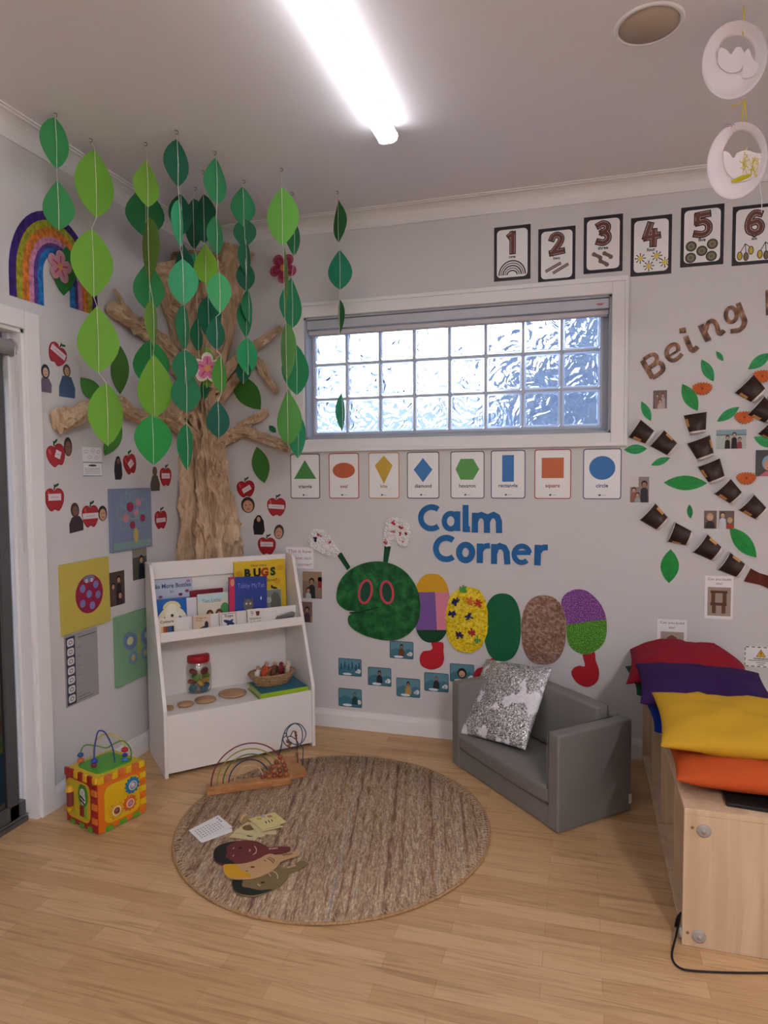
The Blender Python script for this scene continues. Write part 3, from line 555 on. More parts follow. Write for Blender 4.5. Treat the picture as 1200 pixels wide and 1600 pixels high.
# -- cut-out portraits
def cutout(fr, c, h, w, label, kind, hair='#1e1816', top='#33333a', skin=1, rot=0):
    u, v = fr.px(*c); u1, v1 = fr.px(c[0], c[1]-h/2); u2, v2 = fr.px(c[0], c[1]+h/2); hh = v1-v2; a = fr.px(c[0]-w/2, c[1]); e = fr.px(c[0]+w/2, c[1]); ww = e[0]-a[0]
    f = fr.at(u, v, .0006, rot); b = MB(); m = lambda x: mat(x, .35, coat=.3); W, K = ww, hh
    if kind == 'head':
        b.prism(f, ell(0, 0, W*.48, K*.5, 20), 0, .0012, m(hair)); b.flat(f, ell(0, -K*.08, W*.36, K*.38, 16), .0014, m(SK[skin]))
        for s in (-1, 1): b.flat(f, ell(s*W*.14, 0, W*.06, K*.03, 6), .0016, '#2a2020')
        b.flat(f, ell(0, -K*.25, W*.13, K*.03, 8), .0016, '#8c4a44')
    else:
        hy = K*(.24 if kind == 'bust' else .3); r = K*(.25 if kind == 'bust' else .19)
        body = [(-W*.48, -K*.5), (-W*.46, -K*.2), (-W*.25, hy-r*.9), (W*.25, hy-r*.9), (W*.46, -K*.2), (W*.42, -K*.5)]
        if kind == 'robe': body = [(-W*.4, -K*.5), (-W*.48, -K*.1), (-W*.38, K*.25), (-W*.1, K*.48), (W*.15, K*.48), (W*.4, K*.2), (W*.48, -K*.3), (W*.3, -K*.5)]
        b.prism(f, body, 0, .001, m(top if kind != 'robe' else hair)); b.prism(f, ell(0, hy, r*.78, r*1.02, 18), 0, .0013, m(hair)); b.flat(f, ell(0, hy-r*.12, r*.52, r*.68, 14), .0015, m(SK[skin]))
        for s in (-1, 1): b.flat(f, ell(s*r*.2, hy, r*.08, r*.05, 6), .0017, '#2a2020')
        b.flat(f, ell(0, hy-r*.42, r*.2, r*.07, 8), .0017, '#8c4a44')
    b.build('photo_cutout', label=label, cat='photo cut-out', group='cut-out portraits around the paper tree')
cutout(LW, (71, 591), 44, 20, 'cut-out portrait with long dark hair beside the door frame', 'bust', '#1c1a20', '#6a5a6c', 3)
cutout(LW, (104.5, 595), 52, 27, 'cut-out portrait in a patterned blue top, below the top apple', 'full', '#5a4636', '#3c5474', 1)
cutout(LW, (106, 698), 30, 13, 'tiny dark cut-out face right of the upper left apple', 'head', '#2a2420', skin=2)
cutout(LW, (184.5, 731), 37, 13, 'thin dark cut-out portrait left of an apple beneath the lime leaf strand', 'robe', '#241e28', skin=2)
cutout(LW, (242, 748), 38, 16, 'grey-brown cut-out portrait below the big green leaf', 'full', '#5a4a40', '#57504e', 2)
cutout(LW, (118, 808), 46, 24, 'cut-out portrait in a dark maroon top left of a striped apple', 'bust', '#3c302c', '#3a2430', 2, .1)
cutout(LW, (160, 802), 24, 14, 'cut-out smiling face with dark hair right of an apple, beside the tree canvas', 'head', '#241a18', skin=1)
cutout(BW, (387.5, 789), 25, 22, 'cut-out boy face under the highest apple right of the trunk', 'head', '#3a2c24', skin=1, rot=.15)
cutout(BW, (404.5, 820), 31, 19, 'cut-out portrait in a black headscarf right of the trunk', 'robe', '#18161c', skin=1)
cutout(BW, (436, 831), 23, 16, 'cut-out face with brown hair above the lowest apple', 'head', '#4a3626', skin=1, rot=-.15)
# -- apples with name strips
def apple(fr, c, w, h, label, rot=0, strip=(0, 0, .62, .22, 0)):
    u, v = fr.px(*c); a = fr.px(c[0]-w/2, c[1]); e = fr.px(c[0]+w/2, c[1]); t = fr.px(c[0], c[1]-h/2); q = fr.px(c[0], c[1]+h/2); W, K = e[0]-a[0], t[1]-q[1]
    f = fr.at(u, v, .0006, rot); b = MB()
    P = [(0, .33), (.12, .42), (.3, .42), (.46, .28), (.5, .05), (.44, -.2), (.3, -.42), (.17, -.5), (.05, -.44), (-.05, -.44), (-.17, -.5), (-.3, -.42), (-.44, -.2), (-.5, .05), (-.46, .28), (-.3, .42), (-.12, .42)]
    Q = [(q.x*W, q.y*K*.92-.04*K) for q in spline([Vector((x, y, 0)) for x, y in P], 3, True)]
    b.prism(f, Q, 0, .0012, mat('#a8222c', .35, coat=.3)); b.ribbon(f, [(x*.93, y*.93) for x, y in Q], W*.02, .0014, .0014, '#7c1620', closed=True)
    b.flat(f, ell(-W*.3, K*.15, W*.05, K*.13, 10, .3), .0014, '#cc5a5c')
    b.ribbon(f, [(0, K*.3), (W*.02, K*.5)], W*.05, .0, .0014, '#2a2a20'); b.flat(f, ell(W*.13, K*.47, W*.13, K*.05, 10, .5), .0014, '#22502c')
    x, y, sw, sh, sr = strip; g = f.at(x*W, y*K, .0016, sr); b.box(g, -sw*W/2, sw*W/2, -sh*K/2, sh*K/2, 0, .0004, '#d9cdd2'); b.rect(g, -sw*W*.3, -sh*K*.08, sw*W*.3, sh*K*.06, .0006, '#b8a4aa')
    b.build('paper_apple', label=label, cat='paper apple', group='red paper apples around the tree')
apple(LW, (90, 552), 28, 38, 'red paper apple highest on the left wall, beside the door frame', -.45, (0, .05, .85, .25, 0))
apple(LW, (87, 709), 29, 40, 'red paper apple left of the small sketch notice', .25, (.1, -.05, .3, .3, -.6))
apple(LW, (85, 778), 30, 42, 'red paper apple nearest the door frame, above the ladybird canvas', 0, (0, .03, .66, .25, 0))
apple(LW, (141, 804), 26, 40, 'red paper apple between two cut-out portraits', 0, (0, -.05, .95, .22, 0))
apple(LW, (202.5, 723), 20, 36, 'red paper apple right of a thin dark portrait', .2, (.05, -.05, .4, .28, .5))
apple(LW, (258.5, 743), 18, 33, 'red paper apple close to the trunk, right of a grey-brown portrait', 0, (0, -.02, .7, .25, 0))
apple(LW, (251, 810), 19, 33, 'red paper apple right of the tree canvas', 0, (0, -.08, .75, .2, 0))
apple(BW, (384, 762), 28, 30, 'red paper apple highest on the right side of the trunk', .1, (.05, -.08, .5, .25, .4))
apple(BW, (432, 790), 29, 33, 'red paper apple furthest right of the trunk', 0, (0, -.05, .85, .2, -.05))
apple(BW, (417, 851), 28, 31, 'red paper apple just above the bookshelf top', 0, (0, .02, .7, .24, 0))
# -- notices
f, w_, h_ = cardfr(LW, 128.5, 699, 159, 744); b = MB(); b.box(f, -w_/2, w_/2, -.0*h_, h_/2, 0, .0008, M_paper); b.box(f, -w_/2, w_/2, -h_/2, -.02*h_, 0, .0008, M_paper)
b.ribbon(f, [(-w_*.49, -h_*.49), (w_*.49, -h_*.49), (w_*.49, -h_*.03), (-w_*.49, -h_*.03)], w_*.02, .001, .001, '#4a6a8c', closed=True)
for x, y in ((-.3, .35), (.05, .4), (.32, .35), (-.12, .15), (.2, .14)): b.ribbon(f, ell(x*w_, y*h_, w_*.09, h_*.05, 10), w_*.015, .001, .001, '#a8a8aa', closed=True)
b.flat(f, ell(0, -.13*h_, w_*.22, h_*.035, 12), .001, '#2c2c30')
for k in range(4): b.rect(f, -w_*(.4 if k % 2 else .42), -h_*(.24+.06*k), w_*.4, -h_*(.225+.06*k), .001, '#6a7a90')
b.build('paper_notice', label='small white notice in two pieces, a pencil sketch over lined text', cat='notice')
f, w_, h_ = cardfr(BW, 447, 855, 490, 888); b = MB(); b.box(f, -w_/2, w_/2, -h_/2, h_/2, 0, .0007, M_paper)
for k, t in enumerate(('This is how', 'we use our', 'calm corner!')): b.text(f, t, 0, h_*(.24-.31*k), h_*.15, '#a8506c', n=.001, w=w_*.86)
b.build('paper_sign', label='white calm corner sign in pink lettering half behind the bookshelf', cat='sign')
f, w_, h_ = cardfr(BW, 1101, 900, 1145.5, 967); b = MB(); b.box(f, -w_/2, w_/2, -h_/2, h_/2, 0, .0008, M_paper)
b.text(f, 'Can you build', 0, h_*.4, h_*.055, '#2c2a3a', n=.001, w=w_*.8); b.text(f, 'this?', 0, h_*.3, h_*.055, '#2c2a3a', n=.001)
b.rect(f, -w_*.4, -h_*.43, w_*.42, h_*.24, .001, '#a5968a'); b.rect(f, -w_*.3, .1*h_, w_*.3, .16*h_, .0013, '#5d3f2e')
for s in (-1, 1): b.rect(f, s*w_*.2-w_*.07, -.13*h_, s*w_*.2+w_*.07, .1*h_, .0013, '#6b4632'); b.rect(f, s*w_*.17-w_*.07, -.37*h_, s*w_*.17+w_*.07, -.18*h_, .0013, '#6b4632')
b.rect(f, -w_*.3, -.19*h_, w_*.28, -.12*h_, .0014, '#5d3f2e'); b.build('building_card', label='white Can you build this card with a wooden block tower, higher of the two', cat='card', group='Can you build this cards')
f, w_, h_ = cardfr(BW, 1026.5, 968, 1073, 1036); b = MB(); b.box(f, -w_/2, w_/2, -h_/2, h_/2, 0, .0008, M_paper)
b.text(f, 'Can you build', 0, h_*.4, h_*.055, '#2c2a3a', n=.001, w=w_*.8); b.text(f, 'this?', 0, h_*.29, h_*.055, '#2c2a3a', n=.001)
b.rect(f, -w_*.38, -h_*.43, w_*.4, h_*.22, .001, '#ab9c90'); b.rect(f, -w_*.3, -.3*h_, w_*.3, -.2*h_, .0013, '#6b4632'); b.rect(f, -w_*.2, -.2*h_, w_*.2, -.05*h_, .0013, '#7a4c3a'); b.flat(f, [(-w_*.12, -.05*h_), (w_*.12, -.05*h_), (w_*.18, .08*h_), (0, .15*h_), (-w_*.18, .08*h_)], .0014, '#84443c')
b.build('building_card', label='white Can you build this card partly hidden behind the red cushion', cat='card', group='Can you build this cards')
f, w_, h_ = cardfr(BW, 1163, 1011, 1228, 1043); b = MB(); b.box(f, -w_/2, w_/2, -h_/2, h_/2, 0, .0008, M_paper)
for k in range(7):
    for s in (-1, 1): u = -w_/2+w_*(k+.2)/7; b.rect(f, u, s*h_*.47-h_*.02, u+w_*.08, s*h_*.47+h_*.02, .001, '#2a2a2c')
for k in range(4):
    for s in (-1, 1): v = -h_/2+h_*(k+.2)/4; b.rect(f, s*w_*.485-w_*.01, v, s*w_*.485+w_*.01, v+h_*.14, .001, '#2a2a2c')
b.flat(f, [(-w_*.22, 0), (w_*.02, 0), (-w_*.10, h_*.38)], .001, '#2a2822'); b.flat(f, [(-w_*.2, h_*.02), (0, h_*.02), (-w_*.10, h_*.34)], .0012, '#dcae22'); b.ribbon(f, [(-w_*.1, h_*.25), (-w_*.1, h_*.12)], w_*.02, .0014, .0014, '#1a1a1a'); b.flat(f, ell(-w_*.1, h_*.06, w_*.013, w_*.013, 8), .0014, '#1a1a1a')
b.text(f, 'WARNING', -w_*.1, -h_*.13, h_*.09, '#2a2a2c', n=.001, bold=.03)
for k, q in enumerate((.3, .12, .08)): b.rect(f, -w_*(.1+q), -h_*(.2+.1*k), w_*(q-.1), -h_*(.165+.1*k), .001, '#77777a')
b.build('warning_notice', label='white notice with a yellow warning triangle above the bench at the right', cat='notice')
# -- small blue scene cards
for i, (x0, y0, x1, y1, c, la) in enumerate(((609, 1002, 646, 1029, ('#241c1a', '#6a4030'), 'small blue card with a crouching figure, right under the green head'), (529, 1029, 565, 1056, None, 'small blue card with several tiny figures, upper left of the set'),
        (575, 1043, 611.5, 1071.5, ('#241c1a', '#23262c'), 'small blue card with a dark-clothed sitting figure'), (619.5, 1060, 656.5, 1089, ('#2a1c18', '#b08a4c'), 'small blue card with a figure in yellow clothes'),
        (663, 1051.5, 701, 1080.5, ('#5a6a5a', '#2a3034'), 'small blue card with a dark tree-like figure beside the armchair'), (529, 1076, 565.5, 1104.5, ('#3e6a54', '#2c4c4c'), 'small blue card with a green figure, lowest of the set'), (703, 1037.5, 741, 1066, ('#1c1614', '#3a5a7a'), 'small blue card with a round dark-haired face behind the armchair arm'))):
    f, w_, h_ = cardfr(BW, x0, y0, x1, y1); b = MB(); m = lambda q: mat(q, .4, coat=.3); b.prism(f, rrect(w_, h_, w_*.05), 0, .0009, m('#2c4450')); b.rect(f, -w_*.48, -h_*.47, w_*.48, h_*.47, .001, m('#5c8c9c'))
    b.flat(f, [(-w_*.48, -.05*h_), (-w_*.2, .12*h_), (.1*w_, -.02*h_), (.3*w_, .1*h_), (w_*.48, 0), (w_*.48, -h_*.47), (-w_*.48, -h_*.47)], .0012, m('#3f7488'))
    b.flat(f, ell(-w_*.12, -h_*.4, w_*.2, h_*.07, 14), .0013, '#dfe6ea'); b.flat(f, ell(w_*.38, -h_*.2, w_*.09, h_*.13, 12), .0013, '#dfe6ea'); b.flat(f, ell(w_*.3, -h_*.24, w_*.07, h_*.08, 12), .0013, '#dfe6ea')
    if c is None:
        for k, x in enumerate((-.38, -.22, -.05, .1, .26, .4)): b.flat(f, ell(x*w_, (.08 if k % 2 else -.05)*h_, w_*.035, h_*.16, 8), .0014, '#28506e'); b.flat(f, ell(x*w_, (.26 if k % 2 else .13)*h_, w_*.028, h_*.05, 8), .0015, '#203448')
    elif i == 6: b.flat(f, ell(0, 0, w_*.19, h_*.28, 20), .0014, c[0]); b.flat(f, ell(0, -.04*h_, w_*.13, h_*.18, 16), .0015, '#c8a084'); b.ribbon(f, [(-.05*w_, -.1*h_), (0, -.14*h_), (.05*w_, -.1*h_)], w_*.02, .0016, .0016, '#7c3a34')
    else:
        xo = .2*w_ if i == 5 else 0
        b.flat(f, [(xo-w_*.13, -h_*.34), (xo-w_*.12, -.05*h_), (xo-w_*.05, .1*h_), (xo+w_*.05, .1*h_), (xo+w_*.12, -.05*h_), (xo+w_*.13, -h_*.34)], .0014, c[1]); b.flat(f, ell(xo, h_*.22, w_*.07, h_*.13, 12), .0015, c[0]); b.flat(f, ell(xo, h_*.18, w_*.045, h_*.085, 10), .0016, '#9a7058')
    b.build('picture_card', label=la, cat='card', group='small blue cards under the caterpillar')
# ---------------------------------------------------------------- the caterpillar wall display
cat = thing('caterpillar_display', BW.p(*BW.px(740, 960), 0), 'caterpillar of big craft ovals with a green head and red feet', 'wall display')
def flatpart(name, pts, m, th=.006, n0=.0006, sp=True, parent=cat, extra=None, label=None, fr=BW, lab=None):
    P = fr.pxs(pts)
    if sp: P = [(q.x, q.y) for q in spline([Vector((a, c, 0)) for a, c in P], 5, True)]
    b = MB(); b.prism(fr, P, n0, n0+th, m)
    if extra: extra(b, n0+th)
    return b.build(name, parent, label=label, bevel=.0015)
headpts = [(527, 938), (530, 912), (545, 892), (572, 879), (602, 878), (630, 890), (650, 915), (657, 945), (652, 975), (632, 995), (605, 1000), (572, 993), (548, 978), (545, 963), (555, 955), (540, 952)]
hd = flatpart('head', headpts, M_greenpaint, .010)
b = MB(); b.ribbon(BW, BW.pxs([(547, 957), (562, 956), (578, 952), (592, 948)]), .008, .0108, .0115, '#0c3a1c'); b.build('mouth', hd)
for cx, cy, rx, ry, rt in ((572, 924, 9.5, 18, .18), (605.5, 925, 9.5, 17, -.12)):
    b = MB(); pts = BW.pxs([(cx+x, cy+y) for x, y in ell(0, 0, rx, ry, 28, rt if rx else 0)]); b.ribbon(BW, pts, .013, .0106, .013, '#c8485a', closed=True); b.flat(BW, pts, .0109, '#1a4a3c'); b.build('eye', hd, label='pinkish red ring-shaped eye')
flatpart('antenna', [(526, 866), (534, 863), (548, 886), (543, 891)], mat('#0f4a2c', .7), .004, sp=False); flatpart('antenna', [(601, 853), (611, 854), (606, 880), (599, 879)], mat('#0f4a2c', .7), .004, sp=False)
def pompom(pts, dots):
    P = BW.pxs(pts); Q = [(q.x, q.y) for q in spline([Vector((a, c, 0)) for a, c in P], 5, True)]; b = MB(); b.prism(BW, Q, .0006, .006, '#dedad8')
    xs = [q[0] for q in Q]; ys = [q[1] for q in Q]
    def inside(x, y):
        c = False
        for i in range(len(Q)):
            (x1, y1), (x2, y2) = Q[i-1], Q[i]
            if (y1 > y) != (y2 > y) and x < (x2-x1)*(y-y1)/(y2-y1)+x1: c = not c
        return c
    D = [(BW.px(x, y), r, c) for x, y, r, c in dots]; k = 0
    while k < 230:
        x, y = random.uniform(min(xs), max(xs)), random.uniform(min(ys), max(ys))
        if not inside(x, y): continue
        k += 1; c = '#ece8e8'
        for (dx, dy), r, cc in D:
            if math.hypot(x-dx, y-dy) < r: c = cc
        b.ball(BW.p(x, y, .009), random.uniform(.005, .0075), c, 6, 4)
    b.build('antenna_tip', cat, label='antenna tip of white cotton tufts with red dabs')
pompom([(482, 838), (490, 828), (505, 829), (515, 838), (524, 852), (531, 862), (526, 869), (513, 868), (495, 860), (484, 850)], [(492, 843, .016, '#2a2044'), (500, 836, .014, '#c05058'), (515, 847, .012, '#c04044')])
pompom([(600, 850), (601, 830), (604, 815), (615, 809), (630, 812), (640, 822), (641, 840), (635, 853), (625, 852), (619, 843), (613, 843), (611, 852)], [(615, 817, .012, '#b02c3a'), (627, 823, .012, '#b02c3a'), (614, 831, .01, '#c86a74'), (626, 834, .011, '#b83c48'), (635, 832, .01, '#98303c'), (604, 846, .011, '#c03a44'), (630, 846, .009, '#c07078')])
# body ovals; each keeps its own collage of colours
def oval_clip(P, lo, hi):
    return P
def oval(cx, cy, rx, ry, n=36, sq=.82):
    out = []
    for i in range(n):
        t = 2*PI*i/n; c, s = math.cos(t), math.sin(t); out.append((cx+rx*math.copysign(abs(c)**sq, c), cy+ry*math.copysign(abs(s)**sq, s)))
    return out
def clip(P, f):   # keep the part of polygon P where f>=0 (f linear)
    out = []
    for i in range(len(P)):
        a, c = P[i-1], P[i]; fa, fc = f(a), f(c)
        if (fa >= 0) != (fc >= 0): t = fa/(fa-fc); out.append((a[0]+(c[0]-a[0])*t, a[1]+(c[1]-a[1])*t))
        if fc >= 0: out.append(c)
    return out
seg1 = oval(675, 950, 28.5, 54); s1 = MB()
tp = clip(seg1, lambda p: 925-p[1]); md = clip(clip(seg1, lambda p: p[1]-925), lambda p: 984-p[1]); bt = clip(seg1, lambda p: p[1]-984)
for P, m in ((tp, '#d0a024'), (clip(md, lambda p: 680+(p[1]-925)*.05-p[0]), '#77589a'), (clip(md, lambda p: p[0]-680-(p[1]-925)*.05), '#d8839a'), (bt, '#0e4427')): s1.prism(BW, BW.pxs(P), .0006, .005, m)
s1.build('body_segment', cat, label='body oval in yellow, purple, pink and dark green paper')
flatpart('foot', [(675, 1004), (692, 1004), (693, 1018), (694, 1030), (689, 1041), (674, 1046), (659, 1040), (656, 1028), (661, 1018), (672, 1016), (676, 1012)], mat('#b8202e', .7), .004, sp=True)
s2 = oval(730, 968, 33, 51); rng = random.Random(3)
b = MB(); P = BW.pxs([(x+rng.uniform(-1, 1), y+rng.uniform(-1, 1)) for x, y in s2]); b.prism(BW, P, .004, .010, M_fluff)
for i in range(520):
    a = rng.uniform(0, 2*PI); q = math.sqrt(rng.uniform(0, 1)); x, y = 730+33*q*math.cos(a), 968+51*q*math.sin(a); u, v = BW.px(x, y); l = .012; an = rng.uniform(0, 2*PI)
    b.ribbon(BW, [(u, v), (u+l*math.cos(an), v+l*math.sin(an))], .0025, .010, .012+rng.uniform(0, .004), rng.choice(['#ecd21c', '#d8bc10', '#f2e460']))
b.build('body_segment', cat, label='fluffy yellow body oval with coloured tufts')
fl = WORLD
for x, y, c in ((724, 920, '#4a9a3a'), (713, 940, '#1c2458'), (735, 938, '#d8742c'), (748, 942, '#c0342c'), (707, 959, '#1c2860'), (734, 963, '#20305c'), (718, 991, '#3a2050'), (738, 987, '#a82430'), (747, 998, '#5aa048')):
    b = MB(); u, v = BW.px(x, y)
    for k in range(14): a = rng.uniform(0, 2*PI); l = rng.uniform(.014, .026); b.ribbon(BW, [(u, v), (u+l*math.cos(a), v+l*math.sin(a))], .007, .012, .0165+k*.0002, c)
    b.build('tuft', cat, label='small tuft of coloured feathers')
def corr(b, n):
    for k in range(26):
        y0 = 932+k*4; A_ = BW.px(753, y0+6); C_ = BW.px(816, y0-6)
flatpart('body_segment', oval(785, 980, 29, 53), mat('#17663f', .8, bump=(160, .6)), .005, sp=False, label='dark green corrugated card body oval')
flatpart('body_segment', oval(849.5, 984, 35, 54), M_brownfoil, .006, sp=False, label='brown wrinkled body oval')
s5 = [(877, 945), (880, 932), (890, 924), (903, 920.5), (918, 924), (934, 938), (944, 955), (948, 975), (946, 998), (936, 1013), (918, 1022), (900, 1018), (888, 1005), (885, 985), (884, 965)]
P5 = [(q.x, q.y) for q in spline([Vector((a, c, 0)) for a, c in s5], 4, True)]; b = MB(); lf = lambda p: 975.5-(p[0]-885)*.13-p[1]
b.prism(BW, BW.pxs(clip(P5, lf)), .0006, .005, M_glitP); b.prism(BW, BW.pxs(clip(P5, lambda p: -lf(p))), .0006, .005, M_glitG); b.build('body_segment', cat, label='body oval of purple glitter over green glitter')
flatpart('foot', [(911, 1021), (928, 1018), (931, 1032), (936, 1048), (933, 1065), (918, 1073), (902, 1067), (893, 1053), (896, 1044), (905, 1040), (914, 1040)], mat('#b01c2a', .7), .004)
flatpart('foot', [(765, 1030), (783, 1030), (786, 1060), (770, 1072), (750, 1070), (740, 1058), (744, 1046), (755, 1042), (764, 1042)], mat('#b01c2a', .7), .004)
# ---------------------------------------------------------------- coffee cup tree
M_cup = mat('#35221e', .35, bump=(200, .1)); M_cuprim = mat('#ddd8d2', .5); M_lab = mat('#d09a58', .5)
def cup(lo, li, group, label, wpx, lab=0):
    """lo = px middle of the rim (wide end), li = px middle of the base (narrow, white band)"""
    a, c = Vector(BW.px(*lo)), Vector(BW.px(*li)); ax = c-a; L = ax.length; ax.normalize(); sc = (Vector(BW.px(lo[0]+50, lo[1]))-Vector(BW.px(lo[0]-50, lo[1]))).length/100; R1 = wpx*sc/2; R2 = R1*.7
    t = thing('paper_cup', BW.p(a.x, a.y, .0), label, 'paper cup', group); o = BW.p(a.x, a.y, .0015); Ax = (BW.U*ax.x+BW.V*ax.y); f = Fr(o, BW.N, Ax.cross(BW.N)*-1 if False else BW.N.cross(Ax)*-1, Ax)
    b = MB(); b.half_lathe(f, [(.0001, .006), (R1-.002, .006), (R1-.001, .003), (R1, 0.003), (R2*1.06, L*.88)], M_cup); b.build('cup_body', t)
    b = MB(); b.half_lathe(f, [(R2*1.05, L*.88), (R2*.98, L), (R2*.9, L), (R2*.9, L*.97), (.0001, L*.97)], M_cuprim); b.build('cup_base', t)
    b = MB(); P = [f.p((R1+.0006)*.6*math.cos(PI*(q/16-.5)), (R1+.0006)*math.sin(PI*(q/16-.5)), .001) for q in range(17)]; b.tube(P, .0018, M_cuprim, 6); b.build('rolled_rim', t)
    b = MB(); vs = []; K = 5; e0 = lab
    for z in (.22, .62):
        r_ = R1+(R2*1.06-R1)*z/.88+.0008
        for k in range(K+1): q = e0+(k/K-.5)*.6; vs.append(f.p(r_*.6*math.cos(q)+.0003, r_*math.sin(q), L*z))
    b.add(vs, [(k, k+1, K+2+k, K+1+k) for k in range(K)], M_lab, True); b.build('cup_label', t, label='small orange tea-bag style label')
    return t
G = 'dark paper coffee cups forming branches'
cup((991, 669), (1018, 685), G, 'upper of the two cups just right of the window frame', 34, 1.1)
cup((1026, 684), (1053, 704), G, 'lower of the two cups just right of the window frame', 34, -1.1)
cup((1086, 646), (1090, 677), G, 'cup standing at the top of the long middle branch', 36, 1.2)
cup((1091, 686), (1103, 716), G, 'second cup down the long middle branch', 38, -1.2)
cup((1107, 722), (1121, 752), G, 'third cup down the long middle branch, right of the long leaf', 37, 1.2)
cup((1128, 759), (1152, 780), G, 'fourth cup down the long middle branch', 36, 1.1)
cup((1165, 784), (1191, 804), G, 'last cup of the long middle branch, right of the double photo', 36, 1.1)
cup((1162, 599), (1187, 620), G, 'topmost dark cup at the right edge under an orange flower', 42, 1.2)
cup((1180, 633), (1207, 652), G, 'dark cup at the right edge just below the topmost cup', 40, 1.2)
cup((1196, 664), (1222, 684), G, 'cup cut off by the right edge of the frame', 38, 1.3)
cup((1011, 799), (1037, 820), G, 'left end cup of the lowest branch', 37, -1.1)
cup((1048, 831), (1079, 842), G, 'second cup of the lowest branch', 35, 1.2)
cup((1093, 848), (1122, 867), G, 'third cup of the lowest branch, below the double photo', 38, -1.1)
cup((1130, 876), (1160, 893), G, 'right end cup of the lowest branch, beside the brown paper trunk', 36, -1.1)
b = MB(); b.prism(BW, BW.pxs([(1162, 908), (1173, 888), (1186, 895), (1210, 902), (1212, 925), (1188, 914)]), .0006, .005, mat('#5e2118', .7)); b.build('torn_paper', label='dark red-brown torn paper piece at the right edge, where the cup branch ends', cat='paper trunk')
# -- leaves and orange flowers around the cups
def leafpts(a, c, w, n=9, k=.5):
    a, c = Vector(a), Vector(c); ax = c-a; L = ax.length; ax.normalize(); pp = Vector((-ax.y, ax.x)); out = []
    for s in (1, -1):
        for i in range(n):
            t = i/n if s == 1 else 1-i/n; t = t; y = w/2*(math.sin(PI*t)**.85); q = a+ax*L*t+pp*y*s; out.append((q.x, q.y))
    return out
for i, (a, c, w, la) in enumerate((((1002, 627), (1017, 658), 13, 'green leaf right of the window frame, above the two cups'), ((975, 703), (1011, 701), 15, 'green leaf touching the lower right corner of the window frame'), ((1017, 727), (1047, 715), 11, 'small green leaf below the pair of cups by the window'),
        ((1037, 754), (1105, 755), 23, 'longest green leaf, lying flat left of the middle cup branch'), ((1066, 600), (1090, 642), 22, 'dark green leaf above the top cup of the middle branch'), ((1096, 562), (1115, 596), 17, 'green leaf under the letter i of Being'), ((1119, 549), (1130, 564), 8, 'tiny green leaf under the letter n of Being'),
        ((1120, 659), (1155, 636), 14, 'green leaf above the seaside photo'), ((1169, 577), (1204, 552), 17, 'green leaf at the right edge under the letter g'), ((1178, 683), (1212, 698), 15, 'green leaf at the right edge above the close-up photo'), ((1077, 788), (1079, 810), 9, 'tiny green leaf left of the double photo'),
        ((1140, 824), (1182, 871), 26, 'dark green leaf below the double photo'), ((1048, 858), (1045, 911), 29, 'wide green leaf hanging at the lower left of the cup tree'), ((1199, 620), (1215, 640), 12, 'sliver of green leaf at the right edge beside the cups'))):
    b = MB(); P = [BW.px(*p) for p in leafpts(a, c, w)]; big = w > 20; b.prism(BW, P, .001, .0022, mat('#0c8c36' if big else '#1a9650', .45, vary=.15, bump=(30, .2))); b.ribbon(BW, [BW.px(*a), BW.px(*c)], .0015, .0023, .0028, '#0c5a26'); b.build('paper_leaf', label=la, cat='paper leaf', group='green leaves of the coffee cup tree')
for x, y, la in ((1097, 607, 'orange cut paper flower beside the dark leaf'), (1163, 652, 'orange cut paper flower left of the second right-edge cup'), (1166, 747, 'orange cut paper flower under the seaside photo'), (1190, 588, 'orange cut paper flower at the top right by the topmost cup')):
    b = MB(); u, v = BW.px(x, y); c_ = Vector((u, v)); s = (BW.px(x+17, y)[0]-u); P = []
    for k in range(40): a = 2*PI*k/40; r_ = s*(1 if k % 2 else .78)*(1+.06*math.sin(3*a)); P.append((u+r_*math.cos(a), v+r_*.68*math.sin(a)))
    n_ = .004 if y != 588 else .012
    b.prism(BW, P, n_ if y == 588 else .001, n_+.0015, mat('#c4602f', .8, vary=.1)); b.flat(BW, ell(u, v, s*.12, s*.12, 10), n_+.0018, '#7c3a1c'); b.build('paper_flower', label=la, cat='paper flower', group='orange flowers of the coffee cup tree')
# ================================================================ the paper tree in the corner
def crumple(b, path, radii, m, seg=40, amp=.02, fr=(14, 5), sub=8, clampw=True, lobes=0, seed=0):
    P = spline(path, sub); R = [q.x for q in spline([Vector((r_, 0, 0)) for r_ in radii], sub)]; k = len(P); vs = []; fs = []; up = None
    for i in range(k):
        t = (P[min(i+1, k-1)]-P[max(i-1, 0)]).normalized()
        if up is None: up = Vector((1, 0, 0)) if abs(t.z) > .7 else Vector((0, 0, 1))
        x = t.cross(up).normalized(); y = x.cross(t); up = y
        for j in range(seg):
            q = 2*PI*j/seg; d = x*math.cos(q)+y*math.sin(q); c = P[i]+d*R[i]
            nn = noise.noise(Vector((math.cos(q)*2.1+seed, math.sin(q)*2.1, i/k*fr[1])))*1.2
            n2 = abs(noise.noise(Vector((math.cos(q)*fr[0]*.5+seed, math.sin(q)*fr[0]*.5, i/k*fr[1]*3))))
            n3 = abs(noise.noise(Vector((math.cos(q)*fr[0], math.sin(q)*fr[0]+seed, i/k*fr[1]*7))))
            rr = R[i]+amp*(nn-1.6*n2-1.0*n3)*min(1, R[i]/.06+.3)
            c = P[i]+d*rr
            if clampw: c.x = max(c.x, .004); c.y = min(c.y, -.004)
            vs.append(c)
        if clampw: pass
    for i in range(k-1):
        for j in range(seg): fs.append((i*seg+j, i*seg+(j+1) % seg, (i+1)*seg+(j+1) % seg, (i+1)*seg+j))
    fs += [tuple(range(seg-1, -1, -1)), tuple(range((k-1)*seg, k*seg))]
    b.add(vs, fs, m, False)
